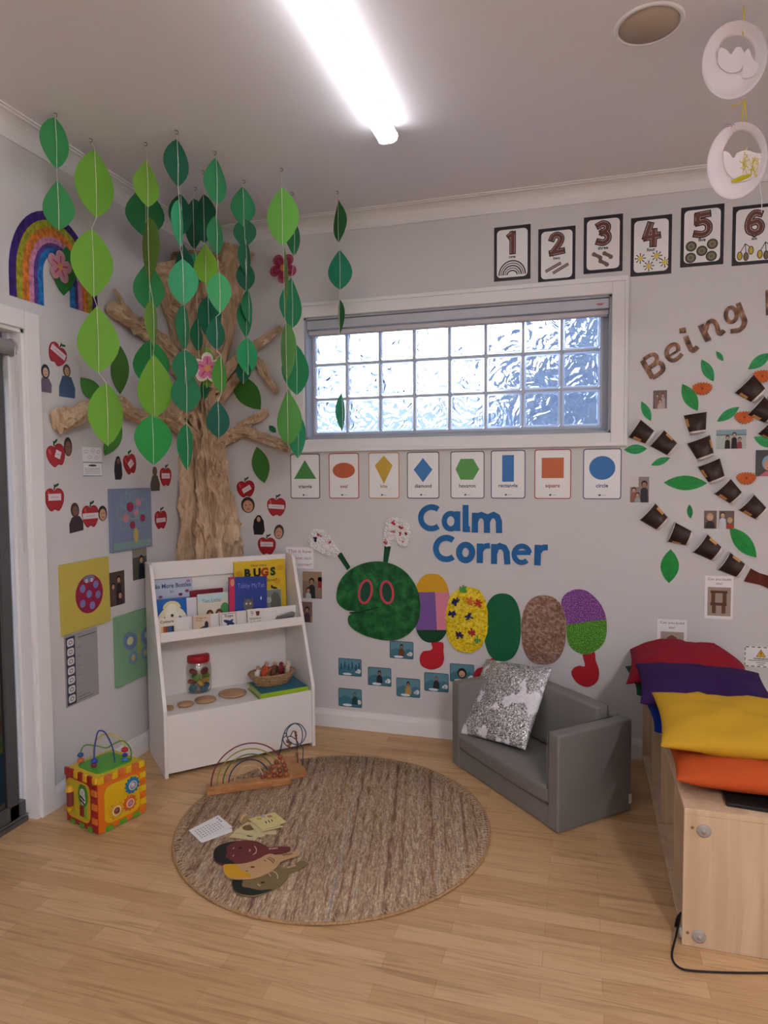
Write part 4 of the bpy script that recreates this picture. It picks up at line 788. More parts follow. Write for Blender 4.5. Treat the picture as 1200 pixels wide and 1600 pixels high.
tree = thing('paper_tree', (.12, -.12, 0), 'crumpled brown kraft paper tree with a fluted trunk filling the corner', 'paper tree')
b = MB(); crumple(b, [(.15, -.14, .0), (.14, -.13, .6), (.13, -.125, 1.0), (.115, -.115, 1.35), (.10, -.10, 1.7), (.085, -.10, 1.95), (.08, -.09, 2.1)], [.19, .19, .185, .165, .125, .105, .10], M_kraft, seg=120, amp=.058, fr=(7, 3.2), sub=18); b.build('trunk', tree)
def L3(x, y, n=.05): p = LW.px(x, y, n); return LW.p(p[0], p[1], n)
def B3(x, y, n=.05): p = BW.px(x, y, n); return BW.p(p[0], p[1], n)
b = MB(); crumple(b, [(.09, -.095, 1.98), (.09, -.09, 2.2), (.09, -.09, 2.42), (.09, -.09, 2.66), (.09, -.09, 2.72)], [.085, .125, .185, .205, .195], M_kraft, seg=90, amp=.05, fr=(7, 3), sub=10, seed=4); b.build('crown', tree)
BR = [([(.09, -.1, 2.0), L3(283, 500), L3(268, 450), L3(258, 412, .04)], [.085, .085, .1, .11]), ([(.09, -.1, 2.0), B3(348, 500), B3(358, 440), B3(368, 390, .04)], [.085, .085, .095, .10]),
      ([(.08, -.1, 1.9), L3(270, 560), L3(235, 520), L3(200, 500), L3(172, 478, .04)], [.05, .045, .045, .04, .03]), ([L3(214, 520, .05), L3(195, 480), L3(178, 452, .04)], [.022, .017, .01]),
      ([(.06, -.13, 1.66), L3(262, 650), L3(215, 650), L3(185, 628), L3(150, 636), L3(112, 652, .04), L3(90, 658, .04)], [.05, .045, .035, .035, .04, .045, .05]), ([L3(262, 655, .05), L3(285, 640), (.07, -.12, 1.75)], [.05, .05, .04]),
      ([(.12, -.08, 1.95), B3(372, 560), B3(400, 540), B3(440, 512, .04)], [.035, .03, .027, .02]), ([(.12, -.06, 1.85), B3(395, 565), B3(415, 590), B3(434, 614, .035)], [.03, .025, .024, .018]),
      ([(.12, -.08, 1.62), B3(355, 684), B3(380, 676), B3(425, 690), B3(452, 702, .035)], [.045, .038, .033, .03, .022]), ([B3(370, 676, .05), B3(388, 660), B3(418, 644, .04)], [.034, .03, .022])]
for i, (P, R) in enumerate(BR):
    b = MB(); crumple(b, [Vector(p) for p in P], [r_*1.12 for r_ in R], M_kraft, seg=30, amp=.014, fr=(5, 5), sub=8, seed=i*3.7); b.build('branch', tree)
# leaves stuck flat to the walls round the tree
for fr, a, c, w, col, la in ((LW, (186, 540), (186, 616), 28, '#4a7a34', 'olive leaf on the wall behind the lime strand, above the low left branch'), (LW, (124, 590), (158, 628), 26, '#4a8a3a', 'green leaf on the wall above the tip of the low left branch'),
        (LW, (188, 664), (162, 712), 24, '#4a8a3a', 'green leaf on the wall half hidden by the lowest lime leaf'), (LW, (102, 385), (98, 462), 38, '#2f7a3a', 'dark green leaf on the wall over the painted rainbow'),
        (BW, (365, 586), (408, 640), 36, '#3f7a32', 'olive leaf on the wall right of the trunk, under the green strand'), (BW, (402, 698), (414, 755), 27, '#3f7a32', 'olive leaf on the wall above the highest right-hand apple'), (BW, (421, 665), (432, 676), 9, '#1c6a3c', 'tiny dark leaf on the wall by the window corner')):
    b = MB(); P = [fr.px(*p) for p in leafpts(a, c, w)]; b.prism(fr, P, .006, .0072, mat(col, .7)); b.build('paper_leaf', label=la, cat='paper leaf', group='leaves stuck to the wall around the tree')
# ---------------------------------------------------------------- hanging leaf garlands
M_string = mat('#e2ddd0', .8)
def garland(hook, leaves, label, sx=0, yaw0=0):
    hp = on_z(*hook, H); d = depth(hp); t = thing('leaf_garland', hp, label, 'leaf garland', 'leaf garlands hanging from the ceiling')
    n = Vector((CAM.x-hp.x, CAM.y-hp.y, 0)).normalized(); U = Vector((-n.y, n.x, 0)); f0 = Fr(hp, U, (0, 0, 1))
    P = [hp-Vector((0, 0, .012))]; last = None
    for cx, yt, yb, w, col in leaves:
        u1, v1 = f0.px(cx, yt); u2, v2 = f0.px(cx, yb); ua = f0.px(cx-w/2, (yt+yb)/2)[0]; ub = f0.px(cx+w/2, (yt+yb)/2)[0]; W = ub-ua; K = v1-v2
        full = max(W*1.01, K*.60); yaw = math.acos(min(1, W/full))*random.choice((-1, 1)); f = Fr(f0.p((u1+u2)/2, (v1+v2)/2), U, (0, 0, 1)).yaw(yaw); b = MB(); N_ = 10; vs = []; fs = []
        asym = random.uniform(.72, .9); bulge = random.uniform(.42, .58)
        for i in range(N_+1):
            s = i/N_; ss = s**(math.log(.5)/math.log(bulge)); y = math.sin(PI*ss)**asym*full/2; curl = .006*math.sin(PI*s)
            for k in (-1, -.5, 0, .5, 1): vs.append(f.p(y*k, K/2-K*s, -curl*abs(k)*1.5+.0))
        for i in range(N_):
            for k in range(4): a = i*5+k; fs.append((a, a+5, a+6, a+1))
        vs2 = [v-f.N*.0007 for v in vs]; m_ = len(vs)
        b.add(vs, fs, mat(col, .75), True); b.add(vs2, [q[::-1] for q in fs], mat(col, .75), True); b.build('leaf', t)
        P += [f.p(0, K/2, .002), f.p(.002, 0, .004), f.p(0, -K/2, .002)]
    b = MB(); b.tube(P, .0012, M_string, 5)
    for i in range(1, len(P)-2, 3):
        for k in range(6): q_ = random.uniform(.1, .95); c_ = P[i].lerp(P[i+1], q_*2) if q_ < .5 else P[i+1].lerp(P[i+2], q_*2-1); b.ball(c_, random.uniform(.0012, .0022), '#f0efe6', 6, 4)
    b.build('string', t)
    b = MB(); b.tube(spline([hp+Vector((-.008, 0, -.001)), hp+Vector((.004, 0, -.004)), hp+Vector((.006, 0, -.012)), hp+Vector((0, 0, -.018)), hp+Vector((-.005, 0, -.012))], 4), .0016, mat('#7a6a58', .5), 6); b.build('ceiling_hook', t)
LI, LG, MG, DG, DK, TL, OL, FG = '#6fa83a', '#6fae4a', '#2f8a50', '#1f6e48', '#17563e', '#35996a', '#4d7a34', '#2c9448'
garland((87, 176), [(87, 183, 264, 46, '#35884e'), (91, 282, 360, 51, '#35884e')], 'short garland of two green leaves above the painted rainbow')
garland((142, 216), [(149, 233, 340, 62, LI), (145, 357, 465, 67, LI), (153, 478, 583, 67, LI), (167, 598, 697, 56, LI)], 'garland of four large lime leaves, nearest the left side')
garland((228, 222), [(230, 249, 324, 42, '#74a83c'), (233, 338, 441, 27, '#5c7e34'), (239, 468, 541, 20, '#6f9e40'), (241, 553, 653, 57, LI), (239, 648, 727, 60, FG)], 'garland of light and olive leaves ending in a big green leaf')
garland((222, 268), [(227, 288, 372, 62, '#2c7a48'), (233, 408, 488, 50, MG), (236, 530, 606, 58, '#2c8a48')], 'garland of wide dark green leaves behind the light and olive one')
garland((276, 203), [(277, 217, 292, 40, DK), (280, 312, 386, 19, TL), (286, 404, 477, 48, '#3a9a6c'), (288, 475, 548, 22, DG), (289, 546, 600, 42, DG), (291, 574, 645, 48, DG), (292, 662, 735, 25, '#1f7a4a')], 'garland with a very dark top leaf and teal leaf, left of the pink flower strand')
garland((283, 268), [(283, 303, 368, 37, DK), (286, 380, 440, 30, DK)], 'short garland of two very dark leaves half hidden behind the teal leaf')
garland((317, 266), [(319, 303, 380, 36, DK), (321, 380, 444, 38, '#7ab238'), (326, 462, 530, 38, '#1c6e52'), (323, 541, 606, 30, '#7ab238')], 'garland with two lime leaves that ends behind the pink flower')
garland((336, 236), [(338, 246, 319, 36, '#2f8050'), (338, 336, 398, 26, '#2a7448'), (343, 425, 490, 39, '#46a468'), (338, 495, 547, 30, '#145a44'), (345, 555, 614, 24, '#4a8a34'), (341, 626, 684, 37, '#17584a')], 'garland topped by a round green leaf, to the right of the darkest top leaf')
garland((305, 292), [(303, 310, 390, 34, '#236845'), (306, 394, 446, 30, '#2a8a5a'), (309, 496, 550, 20, DG), (318, 592, 626, 14, DG)], 'garland of small dark leaves deepest in the cluster')
garland((381, 281), [(380, 291, 354, 39, '#2f8554'), (382, 342, 386, 37, '#236a48'), (384, 374, 430, 20, '#1f6242'), (384, 405, 455, 30, '#17563e')], 'garland of overlapping dark leaves right of the cluster, with a round top leaf')
garland((386, 300), [(388, 451, 505, 17, '#2a8a5a'), (384, 468, 528, 24, '#258050'), (387, 527, 586, 33, '#2c9c62'), (380, 562, 600, 24, '#14563e')], 'thin garland of green leaves low in front of the right-hand branches')
garland((440, 262), [(441, 292, 384, 51, '#6cb04e'), (445, 387, 500, 5, '#86b46a'), (448, 503, 595, 24, '#6cae62'), (450, 608, 697, 39, '#5ea452')], 'garland of pale green leaves just left of the window')
garland((457, 300), [(459, 343, 400, 24, '#256e42'), (456, 433, 513, 35, '#247c50'), (463, 537, 618, 43, '#22804e'), (465, 645, 716, 30, '#2a8e5c')], 'garland of dark green leaves behind the pale one, crossing the window frame edge')
garland((527, 298), [(529, 312, 379, 21, '#2f6a38'), (531, 390, 453, 38, '#177254'), (531, 468, 522, 10, '#2f7240'), (534, 614, 673, 15, '#2a8a62')], 'thin garland hanging in front of the window glass, furthest right')
# flowers of painted card
def flower(c, O, N, w, label, petals, col2, rot=0, th=.002):
    N = Vector(N).normalized(); U = Vector((0, 0, 1)).cross(N).normalized(); f = Fr(O, U, N.cross(U)); b = MB(); s = w/2
    P = []
    for k in range(5):
        a = rot+k*2*PI/5
        for q in range(9): t_ = -1.9+3.8*q/8; P.append((s*(.60*math.cos(a)+.36*math.cos(a+t_)), s*(.60*math.sin(a)+.36*math.sin(a+t_))))
    b.prism(f, P, 0, th, petals); Q = [(x*.78, y*.78) for x, y in P]; b.flat(f, Q, th+.0003, col2)
    for k in range(5): a = rot+k*2*PI/5; b.ribbon(f, [(0, 0), (s*.62*math.cos(a), s*.62*math.sin(a))], s*.1, th+.0006, th+.0006, mat('#b84a76', .7))
    b.flat(f, ell(0, 0, s*.2, s*.22, 14), th+.0009, '#d89a5a'); b.build('paper_flower', label=label, cat='paper flower', group='pink painted card flowers')
gp = on_z(317, 266, H); dd_ = depth(gp)
p = CAM+ray(324, 575)*(dd_-.02); flower(None, p, CAM-p, .15, 'pink card flower with pale edges hanging in front of the trunk', '#d8cfc8', '#d0789c', .3)
p = LW.p(*LW.px(90, 417), .012); flower(None, p, LW.N, .15, 'pale pink card flower on the dark leaf over the rainbow', '#c896a4', '#c98ca0', .2)
p = BW.p(*BW.px(443, 419), .004); flower(None, p, BW.N, .18, 'crimson and pink card flower on the wall left of the window', '#b4566c', '#9c3450', .9)
# ---------------------------------------------------------------- painted rainbow
rb = thing('painted_rainbow', LW.p(*LW.px(84, 410), 0), 'childs painted paper rainbow above the door frame corner', 'painting')
Ax, Ay = LW.px(44, 472); Bx, By = LW.px(131, 490); mid = ((Ax+Bx)/2, (Ay+By)/2); topv = LW.px(68, 331)[1]
OW = LW.px(152, 470)[0]-LW.px(15, 470)[0]; base_v = LW.px(40, 468)[1]; R0 = OW/2; cx_ = (LW.px(152, 475)[0]+LW.px(15, 470)[0])/2
tv = LW.px(84, 334)[1]
bands = [('#3a2470', 1.0), ('#9a9a2c', .86), ('#c87432', .74), ('#c082a8', .60), ('#54408c', .50), ('#2470b4', .42)]; ends = .30
for i, (c, k) in enumerate(bands):
    k2 = bands[i+1][1] if i+1 < len(bands) else ends; b = MB(); o = []; n_ = []
    for q in range(25):
        a = PI*q/24; yy = tv-base_v-.05
        o.append((cx_+R0*k*math.cos(a), tv-yy*.0-(1-math.sin(a)*1)*(R0*k)*1.25-(1-k)*R0*1.0)); n_.append((cx_+R0*k2*math.cos(a), tv-(1-math.sin(a))*(R0*k2)*1.25-(1-k2)*R0*1.0))
    lv, rv = LW.px(40, 469)[1], LW.px(131, 487)[1]
    P = [(o[0][0], rv)]+o+[(o[-1][0], lv), (n_[-1][0], lv)]+n_[::-1]+[(n_[0][0], rv)]
    b.prism(LW, P, .0008, .002, mat(c, .6, vary=.35, bump=(45, .2))); b.build('painted_band', rb)
# ---------------------------------------------------------------- canvases
def canvas(name, box, m, draw, label, th=.016, rot=0, col=None, group='painted canvases on the left wall'):
    f, w_, h_ = cardfr(LW, *box, rot=rot); t = thing(name, f.p(0, -h_/2, 0), label, 'canvas picture' , group); b = MB(); b.box(f, -w_/2, w_/2, -h_/2, h_/2, 0, th, m); b.build('canvas', t, bevel=.002)
    draw(f, w_, h_, t, th); return t
def d_tree(f, w_, h_, t, th):
    b = MB(); b.rect(f, -w_*.46, -h_*.47, w_*.46, -h_*.36, th+.0004, '#7f9c94')
    for x, y in ((-.12, .3), (.1, .34), (-.22, .12), (.25, .2), (.0, .12), (.3, 0), (-.15, -.05), (.14, -.1), (.0, .38)): b.ribbon(f, ell(x*w_, y*h_, .15*w_, .12*h_, 14), .004, th+.0006, th+.0006, '#78a598', closed=True)
    b.build('tree_crown', t); b = MB(); b.flat(f, ell(.08*w_, -.27*h_, .06*w_, .12*h_, 14), th+.0008, '#b9a85c'); b.build('tree_trunk', t)
    b = MB()
    for x, y, r_, c in ((-.05, .2, .085, '#94304e'), (.16, .27, .07, '#b8808a'), (-.16, .02, .075, '#b8808a'), (.1, .1, .06, '#c08890'), (.26, .0, .065, '#94304e'), (.0, -.1, .065, '#94304e')): b.flat(f, ell(x*w_, y*h_, r_*w_, r_*h_*.95, 18), th+.001, c)
    b.build('fruit_spots', t)
canvas('tree_canvas', (169, 763, 233, 859), mat('#7c88a4', .8, bump=(200, .1)), d_tree, 'blue-grey square canvas with a pink-fruited tree')
def d_lady(f, w_, h_, t, th):
    b = MB(); b.flat(f, ell(.05*w_, .0, .29*w_, .285*h_, 36), th+.0004, '#8e2040'); b.build('ladybird_body', t); b = MB(); b.flat(f, ell(.05*w_, .225*h_, .12*w_, .055*h_, 20), th+.0006, '#7a78a0')
    for x, y in ((-.09, .1), (.19, .12), (.04, .0), (.23, -.04), (-.1, -.12), (.1, -.18)): b.flat(f, ell(x*w_, y*h_, .058*w_, .058*h_, 16), th+.0007, '#7a7ab2')
    b.build('ladybird_spots', t); b = MB()
    for s in (-1, 1): b.flat(f, ell(.05*w_+s*.055*w_, .2*h_, .028*w_, .028*h_, 12), th+.0009, '#e0d8d8'); b.flat(f, ell(.05*w_+s*.055*w_, .2*h_, .01*w_, .01*h_, 8), th+.0011, '#503048')
    b.build('ladybird_eyes', t)
canvas('ladybird_canvas', (92, 876, 167.5, 982), mat('#c3b253', .8, bump=(200, .1)), d_lady, 'yellow square canvas with a red ladybird in purple spots', rot=.01)
def d_fly(f, w_, h_, t, th):
    b = MB()
    for s in (-1, 1): b.flat(f, ell(s*.2*w_, .1*h_, .16*w_, .13*h_, 22, s*.5), th+.0004, '#6880a4'); b.flat(f, ell(s*.14*w_, -.16*h_, .1*w_, .1*h_, 18, -s*.4), th+.0004, '#6f8aa8'); b.flat(f, ell(s*.2*w_, .1*h_, .07*w_, .06*h_, 14), th+.0006, '#c9c9a0'); b.flat(f, ell(s*.14*w_, -.16*h_, .045*w_, .05*h_, 12), th+.0006, '#b8b07a')
    b.build('butterfly_wings', t); b = MB(); b.flat(f, ell(0, 0, .03*w_, .19*h_, 16), th+.0008, '#a8a060'); b.build('butterfly_body', t)
canvas('butterfly_canvas', (177, 954, 246, 1060), mat('#7ca482', .8, bump=(200, .1)), d_fly, 'green square canvas with a blue butterfly, partly behind the bookshelf')
f, w_, h_ = cardfr(LW, 101, 987, 152.5, 1096); b = MB(); b.box(f, -w_/2, w_/2, -h_/2, h_/2, 0, .003, mat('#9a9a98', .35, coat=.3)); b.rect(f, -w_*.47, -h_*.48, -w_*.2, h_*.48, .0034, '#3c3e58')
for k in range(7):
    v = h_*(.4-.133*k); b.flat(f.at(-w_*.335, v), rrect(w_*.2, h_*.105, w_*.05), .0038, '#d4d2d4'); b.ribbon(f, ell(-w_*.335, v, w_*.05, h_*.025, 10), w_*.015, .0041, .0041, '#4a4a52', closed=True)
    if k: b.rect(f, -w_*.17, v+h_*.03, -w_*.02, v+h_*.034, .0034, '#50525c')
b.rect(f, -w_*.1, h_*.43, w_*.45, h_*.442, .0034, '#4a4a5a'); b.rect(f, -w_*.15, -h_*.42, w_*.2, -h_*.412, .0034, '#50525c'); b.rect(f, -w_*.15, -h_*.46, w_*.3, -h_*.452, .0034, '#50525c')
b.build('wall_chart', label='grey chart with a column of seven small picture squares, under the ladybird canvas', cat='chart')
# ---------------------------------------------------------------- paper plate doves hanging from the ceiling
hp = on_z(1162, 10, H); dp = depth(hp); n = Vector((CAM.x-hp.x, CAM.y-hp.y, 0)).normalized(); Up = Vector((-n.y, n.x, 0)); PF = Fr(hp, Up, (0, 0, 1))
M_plate = mat('#e9e2e6', .7); M_yel = mat('#d8c23c', .7)
def plate(cx, cy, rx, ry, rot, hole, label, scrib, wing):
    c = PF.px(cx, cy); s = PF.px(cx+50, cy)[0]-PF.px(cx-50, cy)[0]; s /= 100; t = thing('paper_plate_dove', PF.p(c[0], c[1], 0), label, 'paper plate craft', 'paper plate doves'); b = MB()
    outer = [(c[0]+x*s, c[1]+y*s) for x, y in ell(0, 0, rx, ry, 120, rot)]; hc = PF.px(*hole[0]); hp_ = [PF.px(*q) for q in hole[1:]]; hpp = [(q.x, q.y) for q in spline([Vector((x, y, 0)) for x, y in hp_], 5, True)]
    def rayhit(P, c0, a):
        d = Vector((math.cos(a), math.sin(a))); best = None
        for i in range(len(P)):
            p1, p2 = Vector(P[i-1]), Vector(P[i]); e = p2-p1; den = d.x*e.y-d.y*e.x
            if abs(den) < 1e-12: continue
            w0 = p1-Vector(c0); tt = (w0.x*e.y-w0.y*e.x)/den; uu = (w0.x*d.y-w0.y*d.x)/den
            if tt > 0 and -1e-6 <= uu <= 1+1e-6 and (best is None or tt < best): best = tt
        return best or .001
    N_ = 144; vs = []; fs = []; rings = [0, .25, .5, .62, .75, .88, 1.0]
    for i in range(N_):
        a = 2*PI*i/N_; r1 = rayhit(hpp, hc, a); r2 = rayhit(outer, hc, a)
        for k in rings:
            q = Vector(hc)+Vector((math.cos(a), math.sin(a)))*(r1+(r2-r1)*k); e = math.hypot((q.x-c[0])/(rx*s), (q.y-c[1])/(ry*s)); z = .0
            if e > .72: z = .02*(e-.72)/.28+(.0022*(1 if i % 2 else -1) if e > .78 else 0)
            vs.append(PF.p(q.x, q.y, z))
    K = len(rings)
    for i in range(N_):
        for k in range(K-1): a, e = i*K+k, ((i+1) % N_)*K+k; fs.append((a, a+1, e+1, e))
    b.add(vs, fs, M_plate, True); o = b.build('plate_rim', t); md = o.modifiers.new('thick', 'SOLIDIFY'); md.thickness = .0012
    b = MB()
    for W in wing: b.prism(PF, [(q.x, q.y) for q in spline([Vector((*PF.px(*q), 0)) for q in W], 4, True)], .004, .0055, M_plate)
    b.build('dove_wing', t)
    if scrib: scrib(t)
def sc2(t):
    b = MB()
    for i in range(60):
        x, y = random.uniform(1160, 1185), random.uniform(243, 275); u, v = PF.px(x, y); b.ribbon(PF, [(u, v), (u+random.uniform(-.012, .012), v+random.uniform(-.03, .03))], .002, .006, .007, random.choice(['#d8cc6c', '#cdb72c', '#e6dfae']))
    u, v = PF.px(1158, 280); b.flat(PF, ell(u, v, .028, .008, 16, .2), .0062, '#b8ac1c'); b.build('yellow_tassel', t)
    b = MB(); b.ribbon(PF, [PF.px(*q) for q in ((1134, 203), (1135, 199), (1139, 199), (1136, 203), (1140, 202), (1142, 199), (1143, 203), (1146, 198), (1148, 201))], .0016, .0215, .022, '#8c5a98'); b.build('name_scribble', t)
plate(1147, 99, 50, 66, .14, [(1151, 82), (1122, 84), (1128, 66), (1143, 57), (1160, 56), (1173, 66), (1180, 84), (1172, 98), (1152, 100), (1132, 96)], 'upper white paper plate dove hanging by a yellow string', None,
      [[(1122, 86), (1126, 76), (1136, 80), (1142, 86), (1150, 76), (1158, 76), (1163, 88), (1158, 110), (1140, 115), (1124, 104)], [(1162, 98), (1163, 84), (1170, 78), (1175, 90), (1180, 98), (1186, 104), (1178, 120), (1160, 122)]])
plate(1151, 255, 46.5, 65, .03, [(1156, 228), (1130, 238), (1136, 222), (1146, 210), (1160, 206), (1174, 212), (1184, 226), (1188, 242), (1170, 240), (1146, 247)], 'lower white paper plate dove with yellow paint, tied under the other', sc2,
      [[(1130, 240), (1138, 239), (1146, 248), (1152, 240), (1166, 236), (1180, 240), (1192, 244), (1186, 268), (1160, 285), (1136, 270)]])
b = MB(); q = lambda x, y, n=.003: PF.p(*PF.px(x, y), n)
b.tube([hp, q(1162, 33), q(1160, 45), q(1161, 55)], .0022, M_yel, 6); b.build('yellow_string', label='yellow string from the ceiling to the upper paper plate dove', cat='string', group='yellow strings of the doves')
b = MB(); b.tube([q(1163, 156), q(1160, 175), q(1159, 192)], .0018, M_yel, 6); b.tube([q(1163, 156), q(1165, 175), q(1167, 194)], .0018, M_yel, 6); b.tube([q(1143, 166), q(1152, 165), q(1163, 157)], .0018, M_yel, 6); b.build('yellow_string', label='yellow string tied between the two paper plate doves', cat='string', group='yellow strings of the doves')
b = MB()
b.tube(spline([q(1186, 245), q(1189, 262), q(1187, 290), q(1190, 312), q(1190, 333)], 4), .0012, mat('#d8d8dc', .5), 5); b.build('white_thread', label='thin white thread dangling from the lower paper plate dove', cat='string')

# ================================================================ bookshelf
M_white2 = M_white
SW, SD, SHT = .794, .385, 1.018
SF = Fr((.308, -.864, 0), (.69248, .72144, 0), (-.72144, .69248, 0))   # u along the front, v depth, n up
shelf = thing('display_bookshelf', SF.p(SW/2, SD/2, 0), 'white sloping-front display bookshelf standing across the corner', 'bookshelf')
SP = Fr(SF.O, SF.V, SF.N)   # profile frame: u = depth, v = up, n = along the width
prof = [(0, 0), (SD, 0), (SD, SHT), (.285, SHT), (.268, SHT-.004), (.255, SHT-.018), (.243, SHT-.05), (0, .33)]
for a in (0, SW-.018):
    b = MB(); b.prism(SP, prof, a, a+.018, M_white); b.build('side_panel', shelf, bevel=.002)
ax = lambda name, u0, u1, v0, v1, n0, n1, m=M_white: (lambda b: (b.box(SF, u0, u1, v0, v1, n0, n1, m), b.build(name, shelf, bevel=.0015)))(MB())
I0, I1 = .0185, SW-.0185
ax('back_panel', I0, I1, SD-.012, SD-.004, .02, SHT-.05)
ax('top_rail', I0, I1, SD-.03, SD-.0125, .925, SHT-.003)
ax('front_panel', I0, I1, .004, .020, .02, .306)
ax('lower_shelf', I0, I1, .021, SD-.0125, .272, .290)
ax('book_tray', I0, I1, .133, SD-.0125, .642, .657); ax('tray_lip', I0, I1, .120, .132, .642, .688)
ax('tray_divider', I0, I1, .212, .221, .6575, .738)
b = MB(); P = Fr(SF.p(.0, .0, .0), SF.V, SF.N, -SF.U); b.lathe(Fr(SP.p(.262, .935, .0179), SP.U, SP.V), [(.003, 0), (.003, .0007)], '#3a3636', 10); b.build('screw_hole', shelf)
# books: each leans back in the tray
def book(u, v0, z, w, h, th, cover, lean, draw, label, name='picture_book', yaw=0, roll=0, pages=True, group='picture books on the display shelf', cat='book'):
    f = Fr(SF.p(u, v0, z), SF.U, SF.N, -SF.V).at(0, 0, 0, roll, tilt=0); f = f.yaw(yaw)
    c, q = math.cos(lean), math.sin(lean); f = Fr(f.O, f.U, f.V*c-f.N*q, f.N*c+f.V*q)
    t = thing(name, f.O, label, cat, group); b = MB(); b.box(f, -w/2, w/2, 0, h, 0, .0015, cover); b.box(f, -w/2, w/2, 0, h, -th, -th+.0015, cover); b.box(f, -w/2, -w/2+.0015, 0, h, -th, 0.0014, cover)
    b.build('cover', t)
    b = MB(); b.box(f, -w/2+.002, w/2-.002, .0015, h-.0015, -th+.0016, -.0001, '#e6e0d4'); b.build('pages', t)
    b = MB(); draw(b, f, w, h); b.build('cover_print', t) if b.f else None
    return t
T_ = .0019
def dr_bottles(b, f, w, h):
    b.rect(f, -w*.5, h*.0, w*.5, h*.62, T_, '#6c7cae'); b.text(f, 'No More Bottles', 0, h*.83, h*.085, '#2c4a76', n=T_+.0002, bold=.02, w=w*.92); b.text(f, 'for', 0, h*.73, h*.05, '#3c4456', n=T_+.0002)
    for x, y, c in ((-.28, .66, '#8c5a7a'), (.4, .94, '#a8748c'), (.36, .74, '#8a3a5a'), (.2, .68, '#6a2c50')): b.flat(f, ell(x*w, y*h, w*.05, h*.03, 10), T_+.0004, c)
    for x, y in ((-.3, .5), (-.1, .55), (.2, .48), (.35, .56), (0, .4)): b.flat(f, ell(x*w, y*h, w*.025, h*.025, 6), T_+.0003, '#b8c4e0')
def dr_dog(b, f, w, h):
    b.rect(f, -w*.48, .02*h, w*.48, h*.98, T_, '#1c5fae'); b.rect(f, -w*.48, .02*h, w*.48, .3*h, T_+.0002, '#2f7a58'); b.flat(f, ell(0, h*.72, w*.3, h*.22, 24, 0, 0, PI), T_+.0003, '#d8d0a0'); b.flat(f, ell(0, .52*h, w*.24, h*.34, 24), T_+.0004, '#e4e0cc')
    for s in (-1, 1): b.flat(f, ell(s*.3*w, .56*h, w*.1, h*.24, 16, s*.7), T_+.0005, '#ddd8bc')
    b.flat(f, ell(0, .5*h, w*.05, h*.05, 10), T_+.0006, '#3a2c20'); b.flat(f, ell(0, .36*h, w*.08, h*.05, 10), T_+.0006, '#a8483a')
def dr_kids(b, f, w, h):
    b.flat(f, [(-.48*w, .98*h), (.48*w, .98*h), (.3*w, .8*h), (-.1*w, .72*h), (-.48*w, .78*h)], T_, '#b4ccd0'); b.text(f, 'Ten Little', -.05*w, h*.74, h*.11, '#5a7a92', n=T_+.0002, w=w*.6); b.flat(f, ell(.38*w, .5*h, .16*w, .2*h, 12), T_+.0002, '#4a8a52')
    for x in (-.12, .18): b.flat(f, ell(x*w, .38*h, .12*w, .15*h, 14), T_+.0004, '#5a3a26'); b.flat(f, ell(x*w, .34*h, .085*w, .11*h, 12), T_+.0005, '#c08a64'); b.flat(f, ell(x*w, .12*h, .12*w, .13*h, 12), T_+.0003, '#c8a06c')
def dr_bugs(b, f, w, h):
    b.text(f, 'How many', -.02*w, h*.9, h*.045, '#1c1a16', n=T_, w=w*.3)
    for ch, x, c in (('B', -.25, '#1e2a18'), ('U', -.06, '#2a1c10'), ('G', .09, '#a8341c'), ('S', .25, '#1e3a1c')): b.text(f, ch, x*w, h*.735, h*.13, c, n=T_, bold=.06)
    b.text(f, 'in a Box?', .12*w, h*.63, h*.05, '#1c1a16', n=T_, w=w*.42)
    b.flat(f, ell(.27*w, .51*h, .07*w, .02*h, 10, -.3), T_, '#1a1814'); b.flat(f, ell(.22*w, .54*h, .02*w, .025*h, 8), T_, '#1a1814')
    for x, y in ((.33, .62), (-.4, .8), (.4, .85)): b.flat(f, ell(x*w, y*h, .07*w, .05*h, 12), T_-.0001, '#d09a1c')
def dr_cat(b, f, w, h):
    b.rect(f, -w*.5, 0, -w*.36, h, T_, '#c02c58'); b.flat(f, ell(-w*.42, h*.88, w*.05, h*.08, 14), T_+.0002, '#c88a6a'); b.text(f, 'Tabby McTat', .07*w, h*.76, h*.1, '#7a86c8', n=T_, w=w*.72)
    b.flat(f, [(-.36*w, 0), (.5*w, 0), (.5*w, .25*h), (.3*w, .32*h), (.1*w, .18*h), (-.1*w, .22*h), (-.36*w, .3*h)], T_, '#141c34'); b.flat(f, ell(.0*w, .38*h, .13*w, .13*h, 16), T_+.0002, '#6c6660'); b.flat(f, ell(0, .14*h, .1*w, .13*h, 14), T_+.0003, '#8c8a8a')
    for s in (-1, 1): b.flat(f, [(s*.05*w, .47*h), (s*.12*w, .45*h), (s*.11*w, .56*h)], T_+.0003, '#5a5450'); b.flat(f, ell(s*.05*w, .41*h, .025*w, .022*h, 8), T_+.0005, '#dcd8b8')
    b.flat(f, ell(.27*w, .17*h, .09*w, .1*h, 12), T_+.0003, '#4a4a52'); b.flat(f, ell(.34*w, .52*h, .02*w, .04*h, 8), T_+.0003, '#d8dce8')
def dr_animal(b, f, w, h):
    b.rect(f, -w*.48, h*.02, w*.48, h*.98, T_, '#76807a'); b.flat(f, ell(.2*w, .5*h, .26*w, .42*h, 16), T_+.0002, '#5a5c50'); b.flat(f, ell(-.15*w, .65*h, .15*w, .1*h, 14), T_+.0003, '#aab0ac')
def dr_plain(b, f, w, h): pass
zt = .6585
